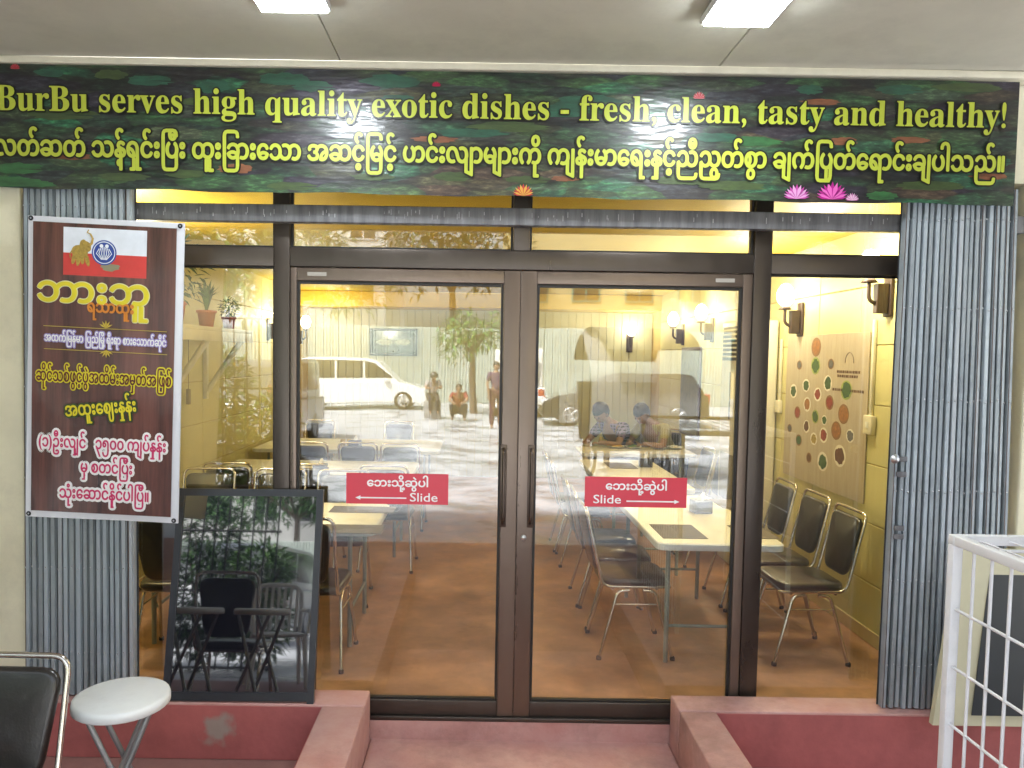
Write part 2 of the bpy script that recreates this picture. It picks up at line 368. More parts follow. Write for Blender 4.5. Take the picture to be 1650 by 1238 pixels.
DOORM = mat('door_aluminium', (.17,.13,.105), .32, .7, .12, 3, 0, stretch=(1,1,.15), rvar=.1)
HAND = mat('handle_aluminium', (.10,.075,.06), .3, .8)
SILV = mat('lock_metal', (.6,.6,.6), .3, 1)
def door(x0, x1, meet, label):
    t = thing('sliding_door', label, 'door', ((x0+x1)/2, 0, 0)); c = (x0+x1)/2
    Z0, Z1 = .013, ZT0-.002
    wl, wr = (.03, .078) if meet > 0 else (.078, .045)
    MB().box(x0-c, x0-c+wl, -.03, .03, Z0, Z1, .003).build('stile', DOORM, t)
    MB().box(x1-c-wr, x1-c, -.03, .03, Z0, Z1, .003).build('stile', DOORM, t)
    MB().box(x0-c+wl, x1-c-wr, -.028, .028, Z1-.062, Z1, .003).build('top_rail', DOORM, t)
    MB().box(x0-c+wl, x1-c-wr, -.028, .028, Z0, .088, .003).build('bottom_rail', BRONZE, t)
    a, b = x0-c+wl+.001, x1-c-wr-.001
    MB().box(a, b, -.003, .003, .089, Z1-.063).build('pane', GLASS, t)
    e = MB(); z0, z1 = .089, Z1-.063
    e.box(a, a+.012, -.02, -.004, z0, z1); e.box(b-.012, b, -.02, -.004, z0, z1); e.box(a+.013, b-.013, -.02, -.004, z0, z0+.008); e.box(a+.013, b-.013, -.02, -.004, z1-.014, z1)
    e.build('gasket', DARKB, t)
    hx = (x1-c-wr+.012) if meet > 0 else (x0-c+wl-.012)
    h = MB().tube(fillet([(hx,-.03,1.33),(hx,-.06,1.31),(hx,-.06,.99),(hx,-.03,.97)], .02), .009, 8)
    h.box(hx-.016, hx+.016, -.036, -.0302, .95, 1.35, .003)
    h.build('handle', HAND, t)
    if meet < 0:
        MB().lathe([(0,.006),(.012,.006),(.014,0),(.014,-.004)], 20, Matrix.Translation((x0-c+.035, -.032, .90)) @ Matrix.Rotation(math.pi/2, 4, 'X')).build('lock', SILV, t)
    lbl = MB().box(a+(.05 if meet > 0 else 0)+(0 if meet > 0 else (b-a-.13)), a+(.05 if meet > 0 else 0)+(0 if meet > 0 else (b-a-.13))+.09, -.0305, -.0285, Z1-.040, Z1-.022); lbl.build('maker_strip', mat('faded_strip', (.35,.32,.28), .5), t)
    return t, c
D1, c1 = door(-.903, .1885, 1, 'left glass sliding door, its red Slide sign pointing to the left')
D2, c2 = door(.1895, 1.288, -1, 'right glass sliding door, its red Slide sign pointing to the right')
RED = mat('red_sticker', (.62,.035,.065), .35, 0, .03)
WHITE = mat('white_print', (.85,.85,.85), .5, 0, .02)
def slide_sign(door_o, c, pts, arrow):
    a = at(*pts[0], -.006); b = at(*pts[1], -.006)
    x0, x1, z1, z0 = a.x-c, b.x-c, a.z, b.z
    s = MB().box(x0, x1, -.0052, -.0035, z0, z1).build('sticker', RED, door_o)
    W, H = x1-x0, z1-z0
    lettering('ဘေးသို့ဆွဲပါ', x0+W*.2, x0+W*.81, z0+H*.58, H*.36, -.0056, .028, s, 'lettering', WHITE)
    if arrow < 0:
        lettering('Slide', x0+W*.62, x0+W*.90, z0+H*.10, H*.40, -.0056, .008, s, 'lettering', WHITE); ax0, ax1 = x0+W*.11, x0+W*.59
    else:
        lettering('Slide', x0+W*.08, x0+W*.36, z0+H*.12, H*.40, -.0056, .008, s, 'lettering', WHITE); ax0, ax1 = x0+W*.41, x0+W*.91
    zc = z0+H*.2; m = MB(); y = -.0058; h = H*.022
    m.add([(ax0,y,zc-h),(ax1,y,zc-h),(ax1,y,zc+h),(ax0,y,zc+h)], [(0,1,2,3)])
    if arrow < 0: m.add([(ax0-W*.02,y-.0002,zc),(ax0+W*.03,y-.0002,zc-H*.07),(ax0+W*.03,y-.0002,zc+H*.07)], [(0,1,2)])
    else: m.add([(ax1+W*.02,y-.0002,zc),(ax1-W*.03,y-.0002,zc+H*.07),(ax1-W*.03,y-.0002,zc-H*.07)], [(0,1,2)])
    m.build('arrow', WHITE, s)
slide_sign(D1, c1, [(558,762),(722,814)], -1)
slide_sign(D2, c2, [(943,768),(1106,819)], 1)

# shutter guide rail across the front
GR = mat('weathered_rail', (.10,.10,.105), .5, .3, .25, 10, 0, stretch=(3,1,.3), col2=(.22,.22,.23), rvar=.1)
a = at(215, 331, -.17); b = at(1452, 372, -.17)
rz0, rz1 = 2.385, 2.445
gr = MB().box(a.x-.6, b.x+.6, -.115, -.06, 2.375, 2.455, .004)
gr = tag(gr.build('shutter_rail', GR), 'weathered grey steel guide rail running across the shopfront under the banner', 'rail')
sp = MB()
for k in range(70):
    x = random.uniform(-1.6, 1.95); h = random.uniform(.008, .03); z = random.uniform(2.395, 2.44-h); ww = random.uniform(.0015,.004)
    sp.box(x, x+ww, -.1162, -.1155, z, z+h)
tag(sp.build('paint_drips', mat('drip', (.45,.45,.46), .7), gr), kind='stuff')

# ------------------------------------------------------------------ folded steel shutters
SLAT = mat('galvanised_slat', (.36,.42,.47), .45, .3, .22, 5, .08, 50, stretch=(2,2,.35), rvar=.12, dirt=.5, col2=(.50,.57,.62))
SLATS = [SLAT, mat('galvanised_slat_dull', (.30,.35,.39), .5, .3, .25, 6, .1, 50, stretch=(2,2,.3), rvar=.12, dirt=.7, col2=(.37,.41,.43)), mat('galvanised_slat_bright', (.45,.51,.56), .4, .35, .2, 4, .1, 50, stretch=(2,2,.3), rvar=.12, dirt=.35, col2=(.52,.56,.60))]
RUST = mat('rusty_edge', (.10,.065,.05), .7, .2, .3, 12)
RIV = mat('rivet', (.5,.52,.54), .35, .8)
def shutter(tops, bots, Y, n, label, rust=None, zb=.15, ztop=2.56):
    t = thing('folding_shutter', label, 'shutter', (0, Y, 0))
    def me_slat(w):
        m = MB(); h = 1.0
        # U shaped channel seen edge on, with a folded lip
        prof = [(-w*.42,.03),(-w*.42,-.008),(-w*.38,-.012),(w*.24,-.012),(w*.28,-.008),(w*.28,.0),(w*.36,.0),(w*.36,.03)]
        vs = []; fs = []
        for x, y in prof: vs.append((x,y,0)); vs.append((x,y,1))
        for i in range(len(prof)-1): fs.append((2*i, 2*i+2, 2*i+3, 2*i+1))
        m.add(vs, fs); return m
    for i in range(n):
        u = (i+.5)/n; xt = tops[0]+(tops[1]-tops[0])*u; xb = bots[0]+(bots[1]-bots[0])*u
        w = (tops[1]-tops[0])/n*random.uniform(.86,1.02); m = me_slat(w); yj = random.uniform(-.008,.008)
        z0 = zb+random.uniform(0,.006); q = MB()
        vs = [(xb+(xt-xb)*z+x, y+yj, z0+(ztop-z0)*z) for x, y, z in m.v]; q.add(vs, m.f)
        o = q.build('slat', random.choice(SLATS), t)
        if i in (0, n-1) or (rust and i >= rust and i % 2): 
            e = MB(); e.add([(xb+(xt-xb)*z+x*.25-w*.30, y+yj-.0135, z0+(ztop-z0)*z) for x, y, z in ((-w*.3,0,0),(w*.3,0,0),(w*.3,0,1),(-w*.3,0,1))], [(0,1,2,3)]); e.build('rust_strip', RUST, o)
    bk = MB(); bk.add([(bots[0]-.004,.028,zb),(bots[1]+.004,.028,zb),(tops[1]+.004,.028,ztop),(tops[0]-.004,.028,ztop)], [(0,1,2,3)]); bk.build('dark_backing', mat('dark_backing_sheet', (.03,.033,.036), .6), t)  # plain dark sheet filling the gaps between the slats
    rv = MB()
    for zr in (2.42, 2.02, 1.60, 1.18, .76, .36):
        for i in range(n):
            u = (i+.5)/n; xt = tops[0]+(tops[1]-tops[0])*u; xb = bots[0]+(bots[1]-bots[0])*u; x = xb+(xt-xb)*(zr-zb)/(ztop-zb)
            rv.lathe([(0,.004),(.0035,.0025),(.0045,0)], 8, Matrix.Translation((x-.002, -.021, zr+.006*math.sin(i*2.1))) @ Matrix.Rotation(math.pi/2, 4, 'X'))
    tag(rv.build('rivets', RIV, t), kind='stuff')
    return t
yS = -.16
tl, tr_ = at(38,310,yS), at(214,312,yS); bl, br = at(42,1100,yS), at(219,1100,yS)
S1 = shutter((tl.x,tr_.x), (bl.x,br.x), yS, 17, 'folded grey steel lattice shutter on the left, behind the hanging poster')
tl, tr_ = at(1458,335,yS), at(1637,338,yS); bl, br = at(1418,1138,yS), at(1612,1138,yS)
S2 = shutter((tl.x,tr_.x), (bl.x,br.x), yS, 19, 'folded grey steel lattice shutter on the right, behind the white wire rack', rust=13)
p = at(1436, 740, yS-.03)
MB().lathe([(0,.01),(.014,.008),(.016,0),(.022,-.004)], 16, Matrix.Translation((p.x+.02, -.03, p.z)) @ Matrix.Rotation(math.pi/2, 4, 'X')).build('lock', SILV, S2)
for dz in (0,-.07,-.32,-.36): MB().box(p.x+.03, p.x+.075, -.03, -.022, p.z+dz-.012, p.z+dz+.012, .002).build('hasp', GR, S2)

# ------------------------------------------------------------------ banner
def pond_mat():
    m, t, p = nodes_of('lily_pond_print'); N, L = t.nodes, t.links
    tc = N.new('ShaderNodeTexCoord')
    def mapping(sc):
        q = N.new('ShaderNodeMapping'); q.inputs['Scale'].default_value = sc; L.new(tc.outputs['Object'], q.inputs[0]); return q
    def noise(scl, det, vec):
        q = N.new('ShaderNodeTexNoise'); q.inputs['Scale'].default_value = scl; q.inputs['Detail'].default_value = det; q.inputs['Roughness'].default_value = .65; L.new(vec.outputs[0], q.inputs[0]); return q
    def ramp(src, els):
        r = N.new('ShaderNodeValToRGB'); r.color_ramp.elements.remove(r.color_ramp.elements[1])
        r.color_ramp.elements[0].position = els[0][0]; r.color_ramp.elements[0].color = lin(els[0][1])
        for po, c in els[1:]: e = r.color_ramp.elements.new(po); e.color = lin(c)
        L.new(src, r.inputs[0]); return r
    mp = mapping((4.2, 1, 19)); wob = noise(1.2, 3, mapping((2,1,6)))
    mixv = N.new('ShaderNodeVectorMath'); mixv.operation = 'MULTIPLY_ADD'; L.new(wob.outputs['Color'], mixv.inputs[0]); mixv.inputs[1].default_value = (.9,.0,.9); L.new(mp.outputs[0], mixv.inputs[2])
    vo = N.new('ShaderNodeTexVoronoi'); vo.inputs['Scale'].default_value = 1.0; L.new(mixv.outputs[0], vo.inputs['Vector'])
    sep = N.new('ShaderNodeSeparateColor'); L.new(vo.outputs['Color'], sep.inputs[0])
    base = ramp(sep.outputs[0], [(0,(.035,.022,.05)),(.2,(.02,.05,.03)),(.36,(.05,.13,.045)),(.5,(.05,.06,.03)),(.62,(.03,.17,.08)),(.76,(.10,.06,.04)),(.88,(.06,.11,.04)),(1,(.045,.03,.05))])
    edge = ramp(vo.outputs['Distance'], [(0,(1,1,1)),(.45,(.8,.8,.8)),(.75,(.12,.1,.14))])
    mu = N.new('ShaderNodeMix'); mu.data_type = 'RGBA'; mu.blend_type = 'MULTIPLY'; mu.inputs[0].default_value = .9; L.new(base.outputs[0], mu.inputs[6]); L.new(edge.outputs[0], mu.inputs[7])
    big = noise(1.0, 4, mapping((1.1,1,4))); bm = ramp(big.outputs['Fac'], [(.38,(0,0,0)),(.6,(1,1,1))])
    dk = N.new('ShaderNodeMix'); dk.data_type = 'RGBA'; L.new(bm.outputs[0], dk.inputs[0]); dk.inputs[7].default_value = (.016,.013,.022,1); L.new(mu.outputs[2], dk.inputs[6])
    dk2 = N.new('ShaderNodeMix'); dk2.data_type = 'RGBA'; dk2.inputs[0].default_value = .45; L.new(mu.outputs[2], dk2.inputs[6]); L.new(dk.outputs[2], dk2.inputs[7])
    fine = noise(6, 8, mapping((3,1,12))); fr = ramp(fine.outputs['Fac'], [(.3,(.25,.25,.32)),(.52,(.9,.9,.9)),(.68,(2.2,2.5,2.0)),(.76,(4.2,5.0,4.0))])
    m3 = N.new('ShaderNodeMix'); m3.data_type = 'RGBA'; m3.blend_type = 'MULTIPLY'; m3.inputs[0].default_value = 1; L.new(dk2.outputs[2], m3.inputs[6]); L.new(fr.outputs[0], m3.inputs[7])
    L.new(m3.outputs[2], p.inputs['Base Color']); p.inputs['Roughness'].default_value = .38; p.inputs['Coat Weight'].default_value = .6; p.inputs['Coat Roughness'].default_value = .15
    bn = noise(1.5, 3, mapping((1.6,1,7))); bp = N.new('ShaderNodeBump'); bp.inputs['Strength'].default_value = .35; bp.inputs['Distance'].default_value = .02; L.new(bn.outputs['Fac'], bp.inputs['Height']); L.new(bp.outputs[0], p.inputs['Normal']); L.new(bp.outputs[0], p.inputs['Coat Normal'])
    return m
YB = -.225
BZ0, BZ1 = 2.484, 3.024
BX0, BX1 = -2.75, at(1640, 200, YB).x
BN = thing('banner', 'long lily pond banner with yellow English and Burmese writing above the shopfront', 'banner', (0, YB, 0))
g = MB(); NX, NZ = 60, 6
sheet_v = []; 
for j in range(NZ+1):
    for i in range(NX+1):
        x = BX0+(BX1-BX0)*i/NX; z = BZ0+(BZ1-BZ0)*j/NZ-.0024*x
        sheet_v.append((x, .0015*math.sin(x*9.1+j)*(j in (0,NZ)), z+(.0035*math.sin(x*7.3)+.002*math.sin(x*17) if j == 0 else 0)))
g.add(sheet_v, [(j*(NX+1)+i, j*(NX+1)+i+1, (j+1)*(NX+1)+i+1, (j+1)*(NX+1)+i) for j in range(NZ) for i in range(NX)], True)
g.box(BX0, BX1-.01, .004, .012, BZ0+.014, BZ1-.010)
g.build('sheet', pond_mat(), BN)
prt = lambda n, c: mat(n, c, .32, 0, .35, 11, stretch=(1,1,4), col2=tuple(q*.35+.008 for q in c), coat=.6)
PG = [prt('leaf_print_bright', (.04,.16,.05)), prt('leaf_print_teal', (.025,.11,.065)), prt('leaf_print_olive', (.06,.10,.03)), prt('leaf_print_orange', (.27,.10,.045)), prt('leaf_print_red', (.30,.035,.04))]
def bpx(px, py): p = at(px, py, YB); return p.x, p.z
pads = [(25,272,48,11,0),(10,296,60,9,0),(55,300,40,6,0),(240,130,40,10,1),(345,140,28,13,1),(460,125,46,12,1),(505,140,36,10,1),(80,115,26,8,1),(180,118,30,9,2),(100,185,60,10,2),
 (115,252,36,7,3),(380,272,32,9,3),(565,175,34,6,1),(330,165,60,8,2),(630,120,50,12,1),(745,250,46,7,2),(600,285,36,7,2),(900,180,50,12,1),(950,165,60,14,1),(820,205,70,10,2),
 (760,215,60,8,1),(730,285,34,9,2),(910,288,24,5,3),(700,225,40,6,3),(1305,145,22,9,1),(1215,228,50,9,0),(1150,222,44,9,1),(1360,228,24,8,3),(1465,226,34,6,3),(1320,165,34,6,3),(1100,290,50,10,2),(1180,300,60,9,2),
 (1420,318,28,8,0),(1630,262,20,8,1),(1615,285,34,6,3),(1560,130,60,8,2),(1450,145,40,9,1),(1500,300,60,9,2),(560,255,30,5,3),(470,300,44,8,2),(300,280,36,8,2),(200,285,44,8,2),(850,290,40,7,2),(640,160,30,8,1),(1010,180,26,7,1)]
acc = [MB() for _ in PG]
for i, (px, py, rx, ry, k) in enumerate(pads):
    x, z = bpx(px, py); s_ = 3.475/F
    z = min(max(z, BZ0+ry*s_*1.1+.004), BZ1-ry*s_*1.1-.008); x = min(x, BX1-rx*s_*1.2)
    rx *= .9; ry *= .82; vs, fs = disc(x, z, rx*s_, ry*s_, -.0012-.00012*(i % 9), 26, .16)
    fs = fs[:-1] if i % 3 == 0 else fs
    MB().add(vs, fs).build('printed_leaf', PG[k], BN)
def lotus(px, py, r, nm, c1_, c2_, lay=0):
    x, z = bpx(px, py); s_ = 3.475/F*r
    a_, b_ = MB(), MB()
    for k in range(13):
        t_ = -1.35+2.7*k/12; L_ = s_*(1-.22*abs(t_)); w_ = .17
        m_ = a_ if k % 2 else b_; y = -.0030-.0002*(k % 3)-(.0004 if k % 2 else 0)-lay*.001
        m_.add([(x, y, z), (x+math.sin(t_-w_)*L_*.62, y, z+math.cos(t_-w_)*L_*.62*.8), (x+math.sin(t_)*L_, y, z+math.cos(t_)*L_*.8), (x+math.sin(t_+w_)*L_*.62, y, z+math.cos(t_+w_)*L_*.62*.8)], [(0,1,2,3)])
    a_.build('printed_lotus', mat(nm+'_a', c1_, .35), BN); b_.build('printed_lotus', mat(nm+'_b', c2_, .35), BN)
lotus(1283, 321, 30, 'lilac_lotus', (.62,.30,.55), (.45,.05,.30)); lotus(1340, 322, 36, 'pink_lotus', (.65,.12,.42), (.40,.01,.22), 1); lotus(1372, 324, 16, 'pale_lotus', (.7,.45,.6), (.5,.15,.35), 2)
lotus(843, 316, 24, 'orange_lotus', (.60,.30,.05), (.45,.03,.03)); lotus(1126, 160, 15, 'red_bud', (.45,.05,.06), (.5,.2,.2)); lotus(25, 112, 12, 'crimson_bud', (.4,.02,.04), (.4,.1,.1)); lotus(703, 140, 11, 'ruby_bud', (.4,.0,.05), (.3,.0,.03))
YEL = mat('yellow_green_print', (.44,.50,.05), .35, 0, .04); BLK = mat('black_print', (.008,.008,.006), .35)
def tomath(s):
    o = ''
    for ch in s:
        if 'A' <= ch <= 'Z': o += chr(0x1D400+ord(ch)-65)
        elif 'a' <= ch <= 'z': o += chr(0x1D41A+ord(ch)-97)
        else: o += ch
    return o
def line_on_banner(txt, pxa, pya, pxb, pyb, em, off, offb):
    x0, z0 = bpx(pxa, pya); x1, z1 = bpx(pxb, pyb); rot = math.atan2(z1-z0, x1-x0)
    lettering(txt, x0, x1, z0, em, -.0060, offb, BN, 'lettering_outline', BLK, rot=rot)
    lettering(txt, x0, x1, z0, em, -.0075, off, BN, 'lettering', YEL, rot=rot)
line_on_banner(tomath('BurBu serves high quality exotic dishes - fresh, clean, tasty and healthy!'), -6, 178, 1622, 207, .158, .006, .05)
line_on_banner('လတ်ဆတ် သန့်ရှင်းပြီး ထူးခြားသော အဆင့်မြင့် ဟင်းလျာများကို ကျန်းမာရေးနှင့်ညီညွတ်စွာ ချက်ပြုတ်ရောင်းချပါသည်။', -8, 250, 1618, 277.5, .122, .030, .088)

# ------------------------------------------------------------------ hanging poster
a = at(45,347,-.27); b = at(297,350,-.27); c_ = at(27,833,-.27)
PW = (b-a).length; PH = (a-c_).length
PT = thing('poster', 'tall brown restaurant poster with white border and flag, hung on the left shutter', 'poster', a)
PT.rotation_euler = (R(1.0), R(2.0), 0)
def wood_mat(name, c1_, c2_, rough=.22, sc=7, coat=.3):
    m, t, p = nodes_of(name); N, L = t.nodes, t.links
    tc = N.new('ShaderNodeTexCoord'); mp = N.new('ShaderNodeMapping'); mp.inputs['Scale'].default_value = (1,1,.06); L.new(tc.outputs['Object'], mp.inputs[0])
    n = N.new('ShaderNodeTexNoise'); n.inputs['Scale'].default_value = sc; n.inputs['Detail'].default_value = 9; n.inputs['Roughness'].default_value = .7; L.new(mp.outputs[0], n.inputs[0])
    r = N.new('ShaderNodeValToRGB'); r.color_ramp.elements[0].position = .35; r.color_ramp.elements[1].position = .66; r.color_ramp.elements[0].color = lin(c1_); r.color_ramp.elements[1].color = lin(c2_)
    L.new(n.outputs['Fac'], r.inputs[0]); L.new(r.outputs[0], p.inputs['Base Color']); p.inputs['Roughness'].default_value = rough; p.inputs['Coat Weight'].default_value = coat; p.inputs['Coat Roughness'].default_value = .12
    n2 = N.new('ShaderNodeTexNoise'); n2.inputs['Scale'].default_value = 2.2; n2.inputs['Detail'].default_value = 2; L.new(tc.outputs['Object'], n2.inputs[0])
    bp = N.new('ShaderNodeBump'); bp.inputs['Strength'].default_value = .35; bp.inputs['Distance'].default_value = .03; L.new(n2.outputs['Fac'], bp.inputs['Height']); L.new(bp.outputs[0], p.inputs['Normal']); L.new(bp.outputs[0], p.inputs['Coat Normal'])
    return m
PWHITE = mat('vinyl_white', (.72,.74,.80), .35, 0, .03, 3, coat=.2)
bs = MB(); nu, nv = 10, 18
vs = []
for j in range(nv+1):
    for i in range(nu+1):
        u, v = i/nu, j/nv; vs.append((u*PW, .006*math.sin(u*5+1)*math.sin(v*4)+.002, -v*PH))
bs.add(vs, [(j*(nu+1)+i, (j+1)*(nu+1)+i, (j+1)*(nu+1)+i+1, j*(nu+1)+i+1) for j in range(nv) for i in range(nu)], True)
bs.box(0, PW, .010, .0115, -PH, 0)
bs.build('vinyl_sheet', PWHITE, PT)
def U(cx_): return (cx_-100+ (0))/580*PW
def up_(cx_, cy_):   # measured on an enlarged detail: left edge slides with height
    left = 100-35*(cy_-60)/1120; return (cx_-left)/578*PW, -(cy_-62-(cx_-left)*.017)/1124*PH
m_ = MB(); b0 = .024/.58*PW/PW*PW
bw = 25/578*PW
m_.box(bw*.9, PW-bw, -.0062, -.0052, -PH+bw, -bw*.85); m_.build('wood_print', wood_mat('poster_wood', (.028,.010,.010), (.17,.062,.048), sc=11), PT)
Yp = -.0068
def quad(x0, x1, z0, z1, y, nm, m): return MB().add([(x0,y,z0),(x1,y,z0),(x1,y,z1),(x0,y,z1)], [(0,1,2,3)]).build(nm, m, PT)
x0, z1 = up_(234,100); x1, z0 = up_(537,280); zm = up_(380,196)[1]
FRED = mat('flag_red', (.62,.05,.045), .3); FWH = mat('flag_white', (.75,.8,.88), .3)
quad(x0, x1, zm, z1, Yp, 'flag_white_band', FWH); quad(x0, x1, z0, zm, Yp, 'flag_red_band', FRED)
ex, ez = up_(383,190); sz = PW/578
v_, f_ = disc(ex, ez, 46*sz, 46*sz, Yp-.0016, 32); MB().add(v_, f_).build('emblem_disc', mat('emblem_blue', (.02,.06,.32), .3), PT)
em = MB()
for r0, r1 in ((41,38),): 
    n = 36; vs = []
    for k in range(n):
        a_ = 2*math.pi*k/n; vs += [(ex+r0*sz*math.cos(a_), Yp-.0020, ez+r0*sz*math.sin(a_)), (ex+r1*sz*math.cos(a_), Yp-.0020, ez+r1*sz*math.sin(a_))]
    em.add(vs, [(2*k, (2*k+2) % (2*n), (2*k+3) % (2*n), 2*k+1) for k in range(n)])
for k in range(-3, 4):
    em.tube([Vector((ex+(k*3)*sz, Yp-.0028, ez-26*sz)), Vector((ex+(k*9.5)*sz, Yp-.0028, ez-4*sz)), Vector((ex+k*6*sz, Yp-.0028, ez+(20-abs(k)*2)*sz))], 1.6*sz, 5)
for sx in (-1,1):
    v_, f_ = disc(ex+sx*10*sz, ez+24*sz, 7*sz, 7*sz, Yp-.0024, 14); em.add(v_, f_)
em.build('emblem_figure', mat('emblem_white', (.8,.85,.9), .3), PT)
el = MB()
def ell(cx_, cy_, rx, ry, rot=0, k=0):
    x_, z_ = up_(cx_, cy_); v_, f_ = disc(x_, z_, rx*sz, ry*sz, Yp-.0011-.0001*k, 18, .06, rot); el.add(v_, f_)
ell(292,190,30,26); ell(318,170,17,20,.3,1); ell(305,160,12,16,-.4,2)
for k, lx in enumerate((270,286,302,320)): ell(lx,214+(k%2)*6,8,22,.15*(k-1.5),3+k)
trk = [Vector((up_(*q)[0], Yp-.0022, up_(*q)[1])) for q in ((326,168),(338,158),(342,140),(334,124),(322,118),(328,108))]
el.tube(trk, 5*sz, 6, r2=1.6*sz)
el.tube([Vector((up_(*q)[0], Yp-.0024, up_(*q)[1])) for q in ((264,185),(256,200),(258,214))], 1.8*sz, 5)
el.build('emblem_elephant', mat('elephant_gold', (.40,.27,.05), .35, 0, .35, 90), PT)
el2 = MB(); v_, f_ = disc(*up_(405,243), 34*sz, 14*sz, Yp-.0010, 18, .15); el2.add(v_, f_); el2.build('emblem_ribbon', mat('ribbon_olive', (.28,.26,.16), .4), PT)
def prow(txt, xa, xb, ya, em_, fill, off, outl, offo, rot=0):
    x0, z = up_(xa, ya); x1, _ = up_(xb, ya)
    if outl: lettering(txt, x0, x1, z, em_*sz, Yp-.0022, offo, PT, 'lettering_outline', outl, rot=rot)
    lettering(txt, x0, x1, z, em_*sz, Yp-.0040, off, PT, 'lettering', fill, rot=rot)
PYEL = mat('poster_yellow', (.72,.62,.02), .35); PYW = mat('poster_glow', (.75,.72,.45), .4); PORA = mat('poster_orange', (.65,.22,.02), .35)
PPNK = mat('poster_pink', (.55,.02,.12), .35); PVIO = mat('poster_violet', (.30,.24,.55), .4); PGRN = mat('poster_green', (.35,.55,.05), .4); PMAR = mat('poster_maroon', (.10,.01,.01), .4)
prow('ဘားဘူ', 128, 552, 372, 132, PYEL, .022, PYW, .045)
prow('ရသာထူး', 316, 492, 408, 62, PORA, .03, None, 0)
prow('အထက်မြန်မာ ပြည်မြို့ ရိုးရာ စားသောက်ဆိုင်', 155, 610, 520, 42, WHITE, .02, PVIO, .11)
prow('ဆိုင်သစ်ဖွင့်ပွဲအထိမ်းအမှတ်အဖြစ်', 120, 628, 668, 66, PMAR, .015, PYEL, .085)
prow('အထူးဈေးနှုန်း', 228, 498, 800, 70, PYEL, .02, mat('poster_dark_green', (.02,.04,.01), .4), .12, rot=R(7))
prow('(၁)ဦးလျှင်   ၃၅၀၀ ကျပ်နှုန်း', 124, 606, 915, 62, PPNK, .02, WHITE, .16)
prow('မှ စတင်ပြီး', 280, 478, 1008, 62, PPNK, .02, WHITE, .16)
prow('သုံးဆောင်နိုင်ပါပြီ။', 198, 540, 1108, 64, PPNK, .02, WHITE, .16)
orn = MB()
for yy, s_ in ((465,1),(550,-1)):
    xa, za = up_(152,yy); xb, _ = up_(612,yy); orn.box(xa, xb, Yp-.0014, Yp-.0006, za-.0012, za+.0012)
    ox, oz = up_(385, yy)
    for k in range(5):
        t_ = (-1.1+.55*k); d_ = s_
        orn.add([(ox, Yp-.002-.0001*k, oz-d_*2*sz), (ox+math.sin(t_-.22)*15*sz, Yp-.002-.0001*k, oz+d_*math.cos(t_-.22)*15*sz), (ox+math.sin(t_)*28*sz, Yp-.002-.0001*k, oz+d_*math.cos(t_)*28*sz), (ox+math.sin(t_+.22)*15*sz, Yp-.002-.0001*k, oz+d_*math.cos(t_+.22)*15*sz)], [(0,1,2,3)])
orn.build('ornament', mat('ornament_gold', (.55,.40,.04), .4), PT)
for cx_, cz_ in ((.016,-.012),(PW-.016,-.014),(.016,-PH+.014),(PW-.016,-PH+.014)):
    MB().lathe([(.004,.002),(.009,.003),(.011,0)], 14, Matrix.Translation((cx_,-.005,cz_)) @ Matrix.Rotation(math.pi/2, 4, 'X')).build('eyelet', mat('eyelet_dark', (.03,.03,.035), .4, .6), PT)

# ------------------------------------------------------------------ porch ceiling lights
LIT = mat('led_diffuser', (1,1,1), .4, emit=(.88,.95,1.0), estr=22)

def ceiling_light(px, lab, yy=-.885):
    p = at(px, 28, yy); d = thing('ceiling_light', lab, 'ceiling light', (p.x, yy, 3.014), 0, 'square LED lights on the porch ceiling')
    MB().box(-.130,.130,-.130,.130,.004,.033,.006).build('housing', HOUS, d)
    MB().box(-.120,.120,-.120,.120,-.004,.0035,.003).build('diffuser', LIT, d); return d
ceiling_light(462, 'lit square white LED panel on the ceiling, left of the pair', -.945)
ceiling_light(1203, 'lit square white LED panel on the ceiling, right of the pair')

# ------------------------------------------------------------------ chairs
CHROME = mat('chrome_tube', (.62,.58,.54), .16, 1, .05)
VINYL = mat('black_vinyl', (.018,.015,.013), .30, 0, .2, 20, .08, 120, coat=.3)
CAPM = mat('rubber_cap', (.02,.02,.02), .7)
def cushion(w0, w1, h, th, rad=.05):   # rounded slab in XZ, narrower at one end; front is -Y
    poly = []
    pts = [Vector((-w0/2,0,0)), Vector((w0/2,0,0)), Vector((w1/2,0,h)), Vector((-w1/2,0,h))]
    n = 4
    for i in range(4):
        a_, b_, c2_ = pts[i-1], pts[i], pts[(i+1) % 4]; p = b_+(a_-b_).normalized()*rad; q = b_+(c2_-b_).normalized()*rad
        for k in range(n+1):
            t_ = k/n; v = p*(1-t_)**2+b_*2*t_*(1-t_)+q*t_*t_; poly.append(v)
    cx_ = Vector((0,0,h/2)); m = MB(); rings = []
    for s_, y in ((.90,-th/2),(.975,-th*.36),(1,0),(.975,th*.36),(.90,th/2)):
        rings.append([(cx_.x+(v.x-cx_.x)*s_, y, cx_.z+(v.z-cx_.z)*s_) for v in poly])
    N_ = len(poly); vs = [v for r_ in rings for v in r_]+[(0,-th*.62,h/2),(0,th*.62,h/2)]
    fs = [(i*N_+k, i*N_+(k+1) % N_, (i+1)*N_+(k+1) % N_, (i+1)*N_+k) for i in range(4) for k in range(N_)]
    fs += [(4*N_+5-4*N_-5+0, 0, 0)][:0]
    fs += [(len(vs)-2, (k+1) % N_, k) for k in range(N_)] + [(len(vs)-1, 4*N_+k, 4*N_+(k+1) % N_) for k in range(N_)]
    m.add(vs, fs, True); return m
